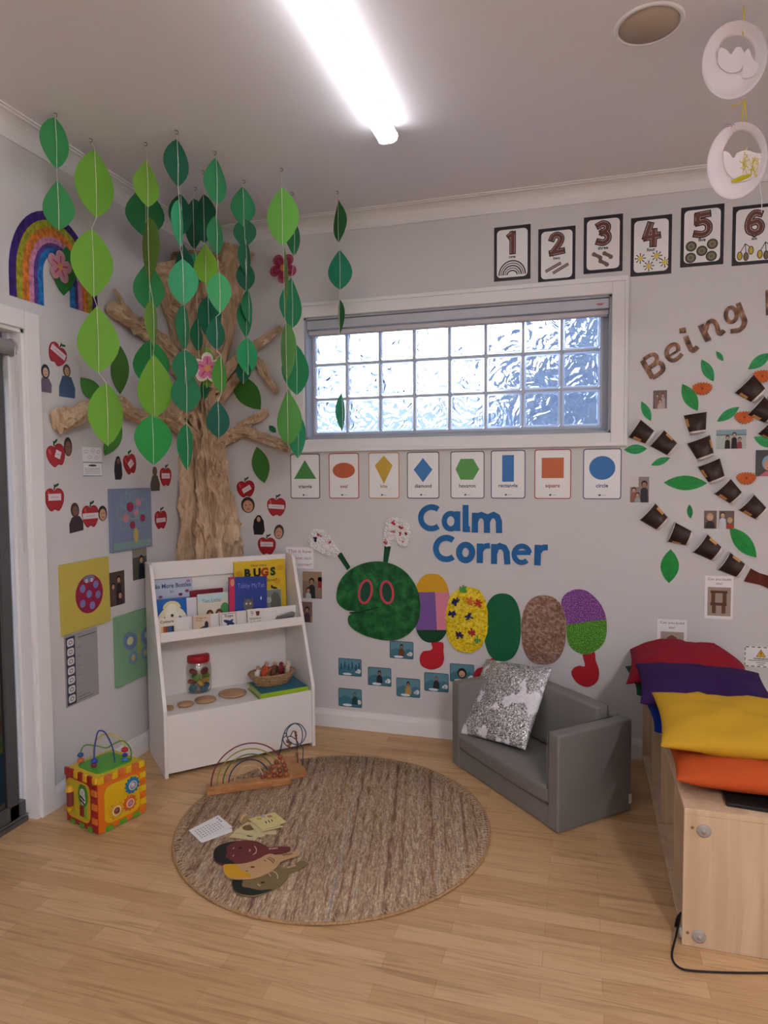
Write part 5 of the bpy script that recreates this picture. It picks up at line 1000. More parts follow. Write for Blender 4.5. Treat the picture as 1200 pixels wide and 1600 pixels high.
def bookpx(x0, x1, yt, d, th, cover, lean, draw, label, **k):
    """a book whose front stands at depth d of the shelf; its sides and top are read off the photograph"""
    f = Fr(SF.p(0, d, 0), SF.U, SF.N, -SF.V); ym = yt+18; a = f.px(x0, ym)[0]; c = f.px(x1, ym)[0]; h = f.px((x0+x1)/2, yt)[1]-zt
    return book((a+c)/2, d-h*lean*.5, zt+(.006 if 'roll' in k else 0), c-a, h, th, cover, lean, draw, label, **k)
bookpx(236, 301, 905, .335, .012, mat('#b4bfd4', .4, coat=.3), .05, dr_bottles, 'pale blue No More Bottles book at the left end of the shelf')
bookpx(297, 349, 921, .325, .012, mat('#7c2030', .4), .05, dr_plain, 'dark red book mostly hidden behind the cream children book')
bookpx(366, 446, 876, .332, .012, mat('#d8b422', .35, coat=.3), .05, dr_bugs, 'big yellow BUGS book at the back right of the shelf')
bookpx(289, 308, 934, .285, .010, mat('#d8d4da', .5), .10, dr_plain, 'narrow white book between the dog book and the cream children book')
bookpx(245, 292, 936, .262, .012, mat('#2a5a9c', .35, coat=.3), .10, dr_dog, 'blue board book with a cream puppy face')
bookpx(309, 357, 927, .262, .012, mat('#cfc9b8', .4, coat=.3), .10, dr_kids, 'cream book with two children and a green tree')
bookpx(356, 415, 903, .252, .018, mat('#1f3a8c', .35, coat=.3), .10, dr_cat, 'dark blue Tabby McTat book with a pink spine, tilted to the right', roll=-.05)
bookpx(409, 440, 921, .290, .010, mat('#a8b0aa', .4, coat=.2), .12, dr_animal, 'grey-green book half behind the dark blue book, at the right end')
def dr_col(b, f, w, h):
    b.text(f, 'Colours', .04*w, h*.74, h*.15, '#2c2c2c', n=T_, w=w*.75, bold=.02)
    for k, c in enumerate(('#d8b07a', '#a8502c', '#8c3a2c', '#3a5a6c', '#27508c', '#2a2a34')): b.rect(f, -w*.3+k*w*.12, h*.12, -w*.3+(k+1)*w*.12, h*.55, T_, c)
def dr_wear(b, f, w, h): b.text(f, 'Things to', -.04*w, h*.78, h*.11, '#8c3048', n=T_, w=w*.62); b.text(f, 'Wear', -.16*w, h*.64, h*.11, '#8c3048', n=T_, w=w*.34); b.flat(f, ell(.05*w, .2*h, .34*w, .12*h, 14, .35), T_, '#3a3450'); b.flat(f, ell(.26*w, .42*h, .11*w, .2*h, 12), T_+.0002, '#343050')
def dr_toys(b, f, w, h): b.ribbon(f, [(-w*.42, h*.06), (w*.42, h*.06), (w*.42, h*.93), (-w*.42, h*.93)], .002, T_, T_, '#4a2c34', closed=True); b.text(f, 'Toys', 0, h*.72, h*.15, '#2c2c34', n=T_, w=w*.5, bold=.02); b.flat(f, ell(0, .4*h, .34*w, .11*h, 14, -.4), T_+.0002, '#27345c'); b.flat(f, ell(.05*w, .38*h, .26*w, .09*h, 12, .7), T_+.0003, '#2c3c68')
def dr_num(b, f, w, h): b.text(f, '9', -.2*w, h*.62, h*.28, '#5a4a40', n=T_, bold=-.01); b.flat(f, [(.05*w, .85*h), (.33*w, .85*h), (.28*w, .58*h), (.1*w, .58*h)], T_, '#6c3026'); b.text(f, 'Numbers', 0, h*.38, h*.12, '#3a2c26', n=T_, w=w*.75); b.text(f, '2 3 10', 0, h*.14, h*.14, '#2c2c2c', n=T_, w=w*.7)
for x0, x1, yt, c, d, la in ((246, 274, 966, '#ddd2c4', dr_col, 'small square Colours board book at the left of the lower ledge'), (302, 329, 961, '#cbb49c', dr_wear, 'small square Things to Wear board book on the lower ledge'), (344, 371, 957, '#d6d0cc', dr_toys, 'small square Toys board book on the lower ledge'), (387, 410, 951.5, '#ded8ce', dr_num, 'small square Numbers board book with a figure nine')):
    bookpx(x0, x1, yt, .178, .012, mat(c, .45, coat=.2), .12, d, la, name='board_book', group='mini board books on the lower ledge')
b = MB(); f = Fr(SF.p(.70, .178, zt+.032), SF.U, SF.N, -SF.V); b.prism(f, [(-.062, -.03), (.05, -.02), (.058, .012), (.045, .02), (-.045, .003)], -.012, .004, mat('#8f8b88', .35, metal=.6)); b.ribbon(f, [(-.05, -.018), (.045, -.004)], .006, .0042, .0048, '#6a6664'); b.build('grey_clip', label='grey metallic wedge-shaped clip at the right end of the lower ledge', cat='clip')
# jar of counters
zs = .2905
jp = on_z(311, 1079, zs); jc = Vector((jp.x, jp.y, zs)); JF = Fr(jc, SF.U, SF.V); jar = thing('plastic_jar', jc, 'clear plastic jar with a red screw lid on the lower shelf', 'jar')
b = MB(); b.lathe(JF, [(.0001, .001), (.058, .001), (.065, .006), (.067, .02), (.067, .13), (.063, .15), (.053, .163), (.053, .172)], M_jar, 32); b.build('jar_body', jar)
b = MB(); b.lathe(JF, [(.0001, .203), (.054, .203), (.060, .197), (.061, .166), (.055, .164)], mat('#b01c2a', .4), 40); o = b.build('jar_lid', jar)
rr_ = random.Random(5)
cc = ['#2f7a9c', '#2f7a9c', '#3a86a8', '#2f7a9c', '#c0522c', '#b8452c', '#d8b23c', '#dcb840', '#6fae3c', '#7ab842', '#66a838', '#74b23e', '#8c2436', '#902a3a', '#6fae3c', '#c89a34']
nm = {'#2f7a9c': 'blue', '#3a86a8': 'blue', '#c0522c': 'orange', '#b8452c': 'orange', '#d8b23c': 'yellow', '#dcb840': 'yellow', '#c89a34': 'yellow', '#8c2436': 'dark red', '#902a3a': 'dark red'}
for i, c in enumerate(cc):
    ly = i//4; a = i*1.75+ly*.5; r_ = .038; p = JF.p(r_*math.cos(a), r_*math.sin(a), .022+ly*.031); g = Fr(p, (rr_.uniform(-1, 1), rr_.uniform(-1, 1), .3), (rr_.uniform(-1, 1), .5, rr_.uniform(-.5, 1))); g = Fr(p, g.U, g.N.cross(g.U))
    b = MB(); b.lathe(g, [(.0001, -.011), (.018, -.011), (.0225, -.005), (.0225, .005), (.018, .011), (.0001, .011)], mat(c, .4), 18); n_ = nm.get(c, 'green'); b.build('toy_counter', label=f'round {n_} counter inside the red-lidded jar', cat='counter', group='coloured counters in the jar')
# wooden discs
for x, y, w, la in ((264, 1106, 12, 'smallest wooden disc, at the left end of the row'), (290, 1100, 25, 'second smallest wooden disc in the row'), (321, 1093, 33, 'second largest wooden disc in the row'), (363.5, 1083, 43, 'largest wooden disc, next to the green folder')):
    p = on_z(x, y, zs+.008); s = depth(p)/FOC; r_ = w*s/2*(1.25 if w == 12 else 1.0); r_ = max(r_, .022); g = Fr((p.x, p.y, zs), SF.U, SF.V); b = MB(); b.lathe(g, [(.0001, .0008), (r_*.86, .0008), (r_, .008), (r_*.97, .013), (r_*.7, .0175), (.0001, .018)], M_disc, 36); b.build('wooden_disc', label=la+' on the lower shelf', cat='wooden disc', group='row of wooden discs on the lower shelf')
# folder and basket
fo = thing('ring_folder', SF.p(.64, .14, zs), 'lime green and blue folder lying flat under the basket', 'folder'); g = Fr(SF.p(.634, .14, zs), SF.U, SF.V).at(0, 0, 0, -.02)
b = MB(); b.box(g, -.135, .135, -.112, .112, .0008, .003, '#8cb020'); b.box(g, -.135, .135, -.115, -.112, .0008, .036, '#93b822'); b.build('folder_spine', fo)
b = MB(); b.box(g, -.132, .132, -.112, .112, .033, .036, mat('#2f6f86', .5)); b.box(g, -.135, -.128, -.112, .112, .033, .0364, '#93b822'); b.build('folder_cover', fo, label='blue top cover'); b = MB(); b.box(g, -.125, .125, -.108, .105, .0035, .0325, '#cfc8ba'); b.build('folder_pages', fo)
bk = thing('wicker_basket', g.p(-.02, .03, .037), 'small oval wicker basket full of little toys, on the folder', 'basket'); M_wick = node_mat('wicker', _wood('#8a6a48', '#c0a078', (60, 60, 60)), .7)
BF = Fr(g.p(-.02, .03, .0368), g.U, g.V); KS = 1.2; _bp = BF.p; BF.p = lambda u, v, n=0: _bp(u*KS, v*KS, n*KS)
for k in range(9):
    h0 = .003+k*.0058; rx = .072+k*.0042; ry = .048+k*.0032; P = []
    for i in range(60): a = 2*PI*i/60; wv = .0022*math.sin(i*PI*30/60*1.0+(k % 2)*PI); P.append(BF.p((rx+wv)*math.cos(a), (ry+wv)*math.sin(a), h0))
    b = MB(); b.tube(P, .0032, M_wick, 6, closed=True); b.build('woven_strand', bk)
b = MB(); b.lathe(BF, [(.0001, .0008), (.072, .0008), (.105, .052), (.101, .052), (.068, .004), (.0001, .004)], M_wick, 40, 1, .68); b.build('basket_wall', bk)
b = MB()
for s in (-1, 1):
    P = [BF.p((.108+.0025*math.cos(i*2.2))*math.cos(2*PI*i/80), (.076+.0025*math.cos(i*2.2))*math.sin(2*PI*i/80), .055+s*.0025*math.sin(i*2.2)) for i in range(80)]; b.tube(P, .0028, M_wick, 6, closed=True)
b.build('braided_rim', bk)
toys = [(-.065, .01, '#d8d4ce', 'white'), (-.045, -.02, '#b0442a', 'rust red'), (-.02, .02, '#a8341f', 'orange-red'), (.0, -.015, '#6e3a28', 'brown'), (.02, .02, '#3a5058', 'grey-blue'), (.035, -.02, '#7a2430', 'maroon'), (.05, .01, '#2a3038', 'black'), (.075, .0, '#d0c0a8', 'cream'), (-.03, .0, '#c8683c', 'orange')]
for i, (x, y, c, cn) in enumerate(toys):
    g2 = Fr(BF.p(x, y, .057+.006*(i % 3)), (math.cos(i*2), math.sin(i*2), .3), (0, .3, 1)); t = thing('finger_puppet', g2.O, f'{cn} little toy figure in the wicker basket', 'toy figure', 'small toy figures in the basket')
    b = MB(); b.lathe(Fr(g2.O, g2.U, g2.N, g2.V), [(.0001, -.026), (.014, -.024), (.015, 0), (.009, .015), (.0001, .018)], c, 12); b.build('body', t); b = MB(); b.ball(g2.p(0, .024, 0), .012, c if i % 2 else '#b08a6c', 10, 7); b.build('head', t)
    b = MB(); b.tube([g2.p(-.02, .006, 0), g2.p(-.008, .0, 0)], .004, c, 6); b.tube([g2.p(.02, .008, .004), g2.p(.008, .0, 0)], .004, c, 6); b.build('arm', t)
# ================================================================ rug and what lies on it
RC = (1.24, -1.02); RR = .65
rug = thing('round_rug', (RC[0], RC[1], 0), 'round woven jute rug with brown and grey stripes on the floor', 'rug'); RF = Fr((RC[0], RC[1], 0), (1,0,0), (0,1,0))
b = MB(); b.lathe(RF, [(.0001, .0008), (RR-.004, .0008), (RR, .004), (RR-.004, .0095), (RR*.5, .010), (.0001, .010)], M_rug, 96); b.build('woven_mat', rug, origin=(RC[0], RC[1], 0))
b = MB(); P = [RF.p(RR*math.cos(2*PI*i/120), RR*math.sin(2*PI*i/120), .006) for i in range(120)]; b.tube(P, .0055, mat('#a98560', .9, vary=.2, bump=(90, .5)), 6, closed=True); b.build('edge_binding', rug)
b = MB(); M_st = mat('#c0a684', .9)
for i in range(230):
    a = 2*PI*i/230+random.uniform(-.006, .006); l = random.uniform(.02, .045); c0 = Vector((math.cos(a), math.sin(a))); s = Vector((-math.sin(a), math.cos(a)))*random.uniform(-.012, .002)
    b.tube([RF.p(*(c0*(RR-.002)), .009), RF.p(*(c0*(RR-l*.5)+s*.5), .0115), RF.p(*(c0*(RR-l)+s), .0098)], .0016, M_st, 4)
b.build('edge_stitching', rug, label='pale stitches round the rim'); bpy.data.objects['edge_stitching']['kind'] = 'stuff'
RZ = .0125
def zfr(z): return Fr((0, 0, z), (1,0,0), (0,1,0))
def Zc(X, Y): return (280+X/5.714, 1250+Y/5.714)
def fpoly(z, pts, sp=0):
    f = zfr(z); P = [f.px(*Zc(x, y)) for x, y in pts]
    return [(q.x, q.y) for q in spline([Vector((x, y, 0)) for x, y in P], 4, True)] if sp else P
def paddle(z, out, hair, skin, hairc, label, eyes, smile, nose, col2='#d8c0b0', txt=None):
    t = thing('face_paddle', Vector((*fpoly(z, [out[0]])[0], z)), label, 'face paddle', 'wooden face paddles on the rug'); f = zfr(0)
    b = MB(); b.prism(f, fpoly(z+.006, out, 1), z, z+.006, mat(skin, .5)); b.build('paddle_board', t, bevel=.001)
    b = MB(); b.flat(f, fpoly(z+.006, hair, 1), z+.0066, mat(hairc, .5)); b.build('painted_hair', t)
    b = MB()
    for x, y, rx, ry, c in eyes: b.flat(f, fpoly(z+.0065, ell(x, y, rx, ry, 12)), z+.0072, c)
    for L_ in smile+nose: b.ribbon(f, fpoly(z+.0065, L_), .0028, z+.0066, z+.0074, mat(col2, .5))
    if txt: b.ribbon(f, fpoly(z+.0065, txt), .003, z+.0066, z+.0072, mat(col2, .5))
    b.build('painted_face', t)
def zig(x0, y0, x1, y1, n=9, a=7): return [(x0+(x1-x0)*i/n, y0+(y1-y0)*i/n+(a if i % 2 else -a)) for i in range(n+1)]
paddle(RZ, [(305, 470), (340, 412), (430, 378), (560, 362), (680, 367), (760, 398), (800, 420), (900, 413), (985, 415), (990, 442), (940, 462), (850, 472), (790, 476), (740, 512), (640, 552), (520, 572), (390, 572), (320, 540)],
       [(308, 470), (342, 415), (430, 382), (500, 372), (450, 400), (420, 430), (430, 470), (412, 510), (450, 530), (495, 566), (392, 568), (324, 538)], '#6c3030', '#1c2220', 'dark brown face paddle with black hair, furthest back of the three', [(545, 430, 16, 9, '#2c1414')], [[(672, 412), (690, 440), (686, 470), (660, 490)]], [[(625, 440), (636, 452), (622, 462)], [(492, 425), (480, 438)], [(487, 490), (480, 505)]], txt=zig(800, 437, 880, 430))
paddle(RZ, [(470, 730), (495, 700), (600, 700), (720, 668), (830, 630), (880, 590), (960, 610), (1030, 570), (1100, 540), (1140, 562), (1110, 592), (1050, 622), (985, 648), (960, 700), (900, 760), (800, 812), (700, 848), (600, 853), (520, 832), (480, 790)],
       [(473, 730), (496, 703), (545, 704), (568, 712), (562, 770), (620, 785), (720, 805), (830, 798), (760, 832), (640, 852), (520, 828), (483, 788)], '#7c6c48', '#1e2420', 'olive brown face paddle with black hair, nearest the camera', [(745, 738, 18, 9, '#2c2414')], [[(830, 634), (866, 652), (880, 676), (880, 702)]], [[(800, 660), (818, 680)], [(700, 748), (715, 768), (730, 760)]], txt=zig(965, 605, 1040, 582))
paddle(RZ+.0075, [(392, 590), (420, 572), (560, 567), (680, 537), (800, 478), (870, 490), (940, 480), (1050, 452), (1078, 466), (1055, 490), (960, 520), (905, 542), (870, 590), (800, 640), (680, 685), (560, 698), (450, 690), (402, 650)],
       [(395, 590), (422, 575), (500, 574), (530, 600), (570, 640), (636, 660), (632, 688), (560, 694), (452, 687), (405, 648)], '#c09a70', '#d09c1c', 'pale face paddle with yellow hair, lying on top of the other two', [(655, 600, 20, 8, '#5a3c24'), (605, 635, 9, 4, '#3c2c1c')], [[(785, 520), (825, 540), (840, 565)], [(800, 510), (845, 530), (848, 555)]], [[(760, 535), (772, 548)]], col2='#5c4028', txt=zig(925, 493, 1010, 480, 9, 5))
# question cards
def slab(name, z, th, pts, m, label, cat, group=None, draw=None):
    f = zfr(0); P = fpoly(z+th, pts); b = MB(); b.prism(f, P, z, z+th, m)
    if draw: draw(b, P, z+th)
    return b.build(name, label=label, cat=cat, group=group)
def bil(P, u, v): a = Vector(P[0])*(1-u)+Vector(P[1])*u; c = Vector(P[3])*(1-u)+Vector(P[2])*u; q = a*(1-v)+c*v; return (q.x, q.y)
def dots(b, P, z):
    for j in range(5):
        for i in range(9):
            if j == 0 and i > 5: continue
            x, y = bil(P, .12+.085*i, .75-.13*j) ; b.flat(zfr(0), ell(x, y, .0032, .0028, 7), z+.0004, random.choice(['#3a3440', '#5a4a58', '#2c2c34']))
    for i in range(3): x, y = bil(P, .9, .85-.13*i); b.flat(zfr(0), ell(x, y, .004, .004, 8), z+.0004, '#3a3040')
slab('paper_sheet', RZ-.001, .001, [(200, 330), (470, 252), (475, 282), (206, 380)], M_paper, 'white sheet lying under the dotted card on the rug', 'paper sheet')
slab('activity_card', RZ+.001, .0012, [(195, 378), (475, 240), (350, 135), (85, 270)], M_paper, 'white card printed with rows of small dark dots on the rug', 'card', None, dots)
M_cream = mat('#cfc193', .55)
for z, P, la, c in ((RZ, [(445, 325), (500, 285), (700, 325), (672, 356)], 'cream wooden tile at the bottom of the pile, nearest the paddles', M_cream), (RZ, [(660, 300), (690, 262), (868, 262), (868, 300)], 'cream wooden tile at the right of the bottom layer', M_cream),
        (RZ+.005, [(485, 285), (612, 192), (765, 310), (738, 328)], 'cream wooden tile with a brown oval, in the middle of the pile', M_cream), (RZ+.010, [(690, 282), (622, 200), (760, 190), (930, 232)], 'thin cream wooden tile under the yellow one', M_cream), (RZ+.015, [(740, 264), (620, 168), (850, 108), (955, 192)], 'cream and yellow printed tile on the very top of the pile', mat('#d6c88c', .5))):
    def dr(b, P_, zz, la=la):
        f = zfr(0)
        if 'oval' in la: x, y = bil(P_, .5, .35); cx, cy = fpoly(zz, [(622, 248)])[0]; b.flat(f, ell(cx, cy, .028, .022, 20), zz+.0004, '#7c5c3c')
        if 'printed' in la:
            for u, v, c in ((.8, .3, '#c0a040'), (.75, .7, '#b0785c'), (.9, .5, '#a8a8b8'), (.55, .8, '#d8c450')): x, y = bil(P_, u, v); b.flat(f, ell(x, y, .012, .009, 10), zz+.0004, c)
            for k in range(3): a = bil(P_, .3, .35+.12*k); c = bil(P_, .5, .4+.12*k); b.ribbon(f, [a, c], .004, zz+.0004, zz+.0004, '#2c2818')
        if 'bottom of' in la: x, y = bil(P_, .8, .7); b.flat(f, ell(x, y, .014, .008, 10), zz+.0004, '#3a4058')
    slab('wooden_tile', z, .004, P, c, la, 'tile', 'pile of cream wooden tiles on the rug', dr)
p = on_z(382, 1283, RZ+.012); g = Fr((p.x, p.y, RZ+.021), (0, 0, 1), (.5, .86, 0)); b = MB(); b.lathe(g, [(.0175, -.009), (.0205, -.009), (.0205, .009), (.0175, .009), (.0175, -.009)], mat('#c0a478', .6), 28); b.build('wooden_ring', label='small wooden ring standing on edge behind the tiles', cat='ring')
# ---------------------------------------------------------------- rainbow bead frame
A0 = Vector((.607, -.981, 0)); ang = math.atan2(.207, .325); BFm = Fr(A0, (math.cos(ang), math.sin(ang), 0), (-math.sin(ang), math.cos(ang), 0)); zb = .0
ab = thing('rainbow_bead_frame', BFm.p(.19, .03, 0), 'wooden bar with rainbow wire arches and red-brown beads by the bookshelf', 'bead toy')
b = MB(); b.box(BFm, 0, .385, 0, .055, .0115, .046, M_wood); b.build('wooden_base', ab, bevel=.003)
AF = Fr(BFm.p(.193, .028, .045), BFm.U, (0, 0, 1)); wc = ['#7c2c3c', '#98903c', '#5c6c2c', '#27345c', '#c0a080']
for k in range(5):
    r_ = .172-.0265*k; b = MB(); P = [AF.p(r_*math.cos(q)*1.0, r_*1.06*math.sin(q), .010-.005*k) for q in [PI*i/30 for i in range(31)]]; b.tube(P, .003, mat(wc[k], .4), 8, caps=True); b.build('wire_arch', ab, label=f"{['crimson','olive yellow','dark green','navy','cream'][k]} wire arch")
    for j in range(5-k):
        q = .07+.125*j*(.172/r_)**.9; b = MB(); c = AF.p(r_*math.cos(q), r_*1.06*math.sin(q), .010-.005*k); b.ball(c, .0125, mat('#8c4a30' if (j+k) % 3 else '#a8643c', .35, coat=.3), 14, 9); b.build('bead', ab)
# bead maze with looping wires
c0 = [on_z(x, y, .03) for x, y in ((441, 1184), (466, 1180), (479, 1207), (452, 1213))]
mz = thing('bead_maze', (c0[0]+c0[2])/2-Vector((0, 0, .03)), 'small wooden block with blue and purple looping wires and brown beads', 'bead toy'); f = zfr(0); b = MB()
b.prism(f, [(q.x, q.y) for q in c0], .0115, .032, M_wood); b.build('wooden_base', mz, bevel=.002)
mc = (c0[0]+c0[1]+c0[2]+c0[3])/4; n = Vector((CAM.x-mc.x, CAM.y-mc.y, 0)).normalized(); MF = Fr((mc.x, mc.y, 0), (-n.y, n.x, 0), (0, 0, 1)); ZM = lambda X, Y, dn=0: MF.p(*MF.px(310+X/6.667, 1120+Y/6.667), dn)
W1 = [(850, 375), (865, 300), (880, 200), (920, 110), (990, 72), (1070, 95), (1120, 180), (1100, 250), (1060, 278), (1000, 275), (940, 230), (918, 160), (950, 105), (1010, 82), (1070, 130), (1085, 220), (1065, 290), (1090, 330), (1078, 565)]
b = MB(); b.tube(spline([ZM(x, y, .018*math.sin(i*.8)) for i, (x, y) in enumerate(W1)], 5), .0026, mat('#27506c', .4), 7); b.build('blue_wire', mz)
W2 = [(838, 385), (870, 260), (885, 195), (905, 185), (915, 210), (880, 230), (900, 270), (960, 305), (1030, 300), (1030, 260), (970, 220), (930, 225), (960, 200), (985, 140), (1010, 145), (1020, 220), (1028, 300), (1030, 400), (1040, 560)]
b = MB(); b.tube(spline([ZM(x, y, .02*math.cos(i*.9)) for i, (x, y) in enumerate(W2)], 5), .0024, mat('#4c2c44', .4), 7); b.build('purple_wire', mz)
for i, (x, y, r_) in enumerate(((1012, 165, .008), (1016, 195, .007), (1018, 225, .006), (932, 255, .0095), (945, 300, .0085), (960, 275, .008), (1028, 285, .007), (1028, 390, .0085), (1026, 355, .006))): b = MB(); b.ball(ZM(x, y), r_, mat('#8c5a30' if i % 2 else '#a87c4c', .4, coat=.2), 12, 8); b.build('bead', mz)
# ================================================================ activity cube
q = Vector((.069, .225, 0)).normalized(); CS = .228; QF = Fr((.348, -1.380, 0), q, (-q.y, q.x, 0)); CHt = .235
cube = thing('activity_cube', QF.p(CS/2, CS/2, 0), 'bright orange and red plastic activity cube with bead wires on top', 'toy cube')
M = lambda c, r_=.35: mat(c, r_, coat=.2)
b = MB(); b.box(QF, .012, CS-.012, .012, CS-.012, .012, CHt-.01, M('#c8701c')); b.build('cube_core', cube)
R_ = Fr(QF.O, QF.U, (0,0,1))                       # right-hand visible face, normal towards the camera
L_ = Fr(QF.p(0, CS, 0), -QF.V, (0,0,1))            # left-hand visible face (runs from the wall corner to the front corner)
Lw = Fr(QF.p(0, CS, 0), -QF.V, (0,0,1)); 
def face(fr, w, h, cmain, label):
    b = MB(); b.box(fr, .004, w-.004, .004, h-.004, -.012, 0, M(cmain)); return b.build('side_panel', cube, label=label, bevel=.002)
face(R_, CS, CHt, '#d8701c', 'orange side panel with gears'); face(L_, CS, CHt, '#9c2020', 'red side panel with a bee window')
BK = Fr(QF.p(CS, 0, 0), QF.V, (0,0,1)); face(BK, CS, CHt, '#d0a01c', 'yellow rear panel'); BK2 = Fr(QF.p(CS, CS, 0), -QF.U, (0,0,1)); face(BK2, CS, CHt, '#2c7ca8', 'blue rear panel')
b = MB(); tp = QF.at(0, 0, CHt-.001); b.box(QF, .004, CS-.004, .004, CS-.004, CHt-.012, CHt, M('#d0b01c')); b.build('top_panel', cube, bevel=.002)
b = MB(); b.prism(QF.at(CS/2, CS/2, 0), rrect(CS*.74, CS*.74, .03), CHt, CHt+.004, M('#4c9c2c')); b.build('top_tray', cube, label='green tray under the wires')
# interlocking teeth along the edges
tid = 0
def tooth(fr, u0, u1, v0, v1, n0, n1, c):
    b = MB(); b.box(fr, u0, u1, v0, v1, n0, n1, M(c)); b.build('edge_tooth', cube, bevel=.003)
st = CHt/8
for k in range(7):
    c = '#d8782c' if k % 2 else '#9c1c24'; tooth(L_, CS-.036, CS-.002, .012+st*k+.001, .012+st*(k+1)-.002, -.002, .006, c)
    tooth(R_, CS-.026, CS+.004, .012+st*k+.001, .012+st*(k+1)-.002, -.004, .004, '#d8b41c' if k % 2 else '#d0701c')
for k in range(7):
    w_ = CS/7; tooth(R_, .004+w_*k, w_*(k+1)-.003, CHt-.026, CHt+.003, -.006, .006, '#d8b01c' if k % 2 == 0 else '#cc6c34')
    tooth(L_, .004+w_*k, w_*(k+1)-.003, CHt-.03, CHt+.003, -.006, .006, '#d8a824' if k % 2 == 0 and k else '#9c2020')
for u in (.05, .115, .18): tooth(R_, u-.018, u+.018, .001, .022, -.002, .004, '#5c9c2c')
for u in (.05, .115, .175): tooth(L_, u-.016, u+.016, .001, .022, -.002, .004, '#5c9c2c')
pf = R_.at(CS*.5, CHt*.47, .0005); b = MB(); b.prism(pf, rrect(CS*.74, CHt*.68, .03), 0, .003, M('#d8b01c')); b.build('gear_panel', cube, label='yellow panel holding the gears')
def gear(fr, u, v, r_, c, label, teeth=12, hub='#b8a8b0'):
    b = MB(); P = []
    for k in range(teeth*4): a = 2*PI*k/(teeth*4); rr = r_*(1 if (k % 4) in (0, 1) else .8); P.append((u+rr*math.cos(a), v+rr*math.sin(a)))
    b.prism(fr, P, .004, .012, M(c)); g = b.build('gear', cube, label=label, bevel=.001); b = MB(); b.lathe(fr.at(u, v, .012), [(.0001, .007), (r_*.28, .006), (r_*.36, 0)], M(hub), 18); b.ribbon(fr, ell(u, v, r_*.5, r_*.5, 24), r_*.1, .012, .0135, M('#e0d8c8'), closed=True); b.build('gear_hub', g)
gear(pf, .045, .042, .036, '#2474a0', 'blue gear'); gear(pf, -.035, -.035, .036, '#cc9c24', 'yellow gear', 12, '#7c4030'); gear(pf, .03, -.03, .033, '#d0622c', 'orange gear', 11, '#b87888')
lf = L_.at(CS*.44, CHt*.5, .0005); b = MB(); b.prism(lf, rrect(CS*.7, CHt*.68, .03), 0, .003, M('#c0b030')); b.ribbon(lf, rrect(CS*.7, CHt*.68, .03), .006, .003, .006, M('#d8a030'), closed=True); b.build('window_panel', cube, label='yellow-green panel with a bee and a cylinder')
b = MB(); b.prism(lf, ell(.035, .03, .033, .05, 28), .003, .005, M('#4c8c34')); b.build('bee_window', cube); b = MB(); b.prism(lf, ell(.033, .038, .016, .02, 18), .005, .008, M('#c8c8c0')); b.prism(lf, ell(.037, .012, .015, .022, 18), .005, .008, M('#d8d8d0'))
for v in (.02, .004): b.ribbon(lf, [(.022, v+.006), (.052, v-.008)], .007, .0082, .0088, '#1c1c1c')
b.build('bee', cube)
b = MB(); b.lathe(Fr(lf.p(-.045, -.03, .012), lf.U, lf.N*-1), [(.014, 0), (.014, .06)], M('#7c3438'), 18); b.build('roller', cube, label='dark red roller')
b = MB(); b.lathe(Fr(lf.p(-.045, .033, .012), lf.U, lf.N*-1), [(.02, 0), (.017, .010), (.008, .022)], M('#d0a01c'), 18); b.lathe(Fr(lf.p(-.045, -.055, .012), lf.U, lf.N*-1), [(.012, 0), (.018, .012), (.02, .022)], M('#d0a01c'), 18); b.build('roller_cap', cube)
b = MB(); b.box(lf, .012, .038, -.062, -.018, .003, .006, M('#941c24')); b.box(lf, .040, .055, -.066, -.018, .003, .005, M('#7cac3c')); b.build('slider', cube)
# wires and beads on top
T = lambda u, v, z: QF.p(u, v, CHt+z)
wires = [('green_wire', '#5c8c3c', [T(.05, .19, 0), T(.05, .19, .05), T(.06, .17, .085), T(.09, .13, .08), T(.115, .10, .07), T(.14, .08, .085), T(.17, .06, .09), T(.19, .04, .05), T(.19, .04, 0)]),
         ('yellow_wire', '#c8b03c', [T(.11, .18, 0), T(.10, .17, .07), T(.12, .14, .115), T(.15, .10, .115), T(.17, .06, .08), T(.165, .045, .04), T(.16, .04, 0)]),
         ('blue_wire', '#2c4c9c', [T(.06, .11, 0), T(.065, .11, .08), T(.075, .105, .14), T(.085, .10, .155), T(.105, .09, .14), T(.13, .08, .07), T(.14, .08, 0)])]
for n_, c, P in wires: b = MB(); b.tube(spline(P, 6), .0032, M(c), 8); b.build(n_, cube)
for (u, v, z, c, r_) in ((.05, .19, .018, '#c8683c', .018), (.05, .19, .042, '#2c4490', .016), (.06, .11, .014, '#8c2434', .015), (.062, .11, .030, '#2c38a0', .017), (.16, .04, .015, '#2c78b0', .014), (.163, .043, .034, '#27388c', .014), (.168, .05, .055, '#b81c2c', .018)):
    b = MB(); b.ball(T(u, v, z), r_*.85, M(c), 14, 9, (1, 1, .75)); b.build('bead', cube)
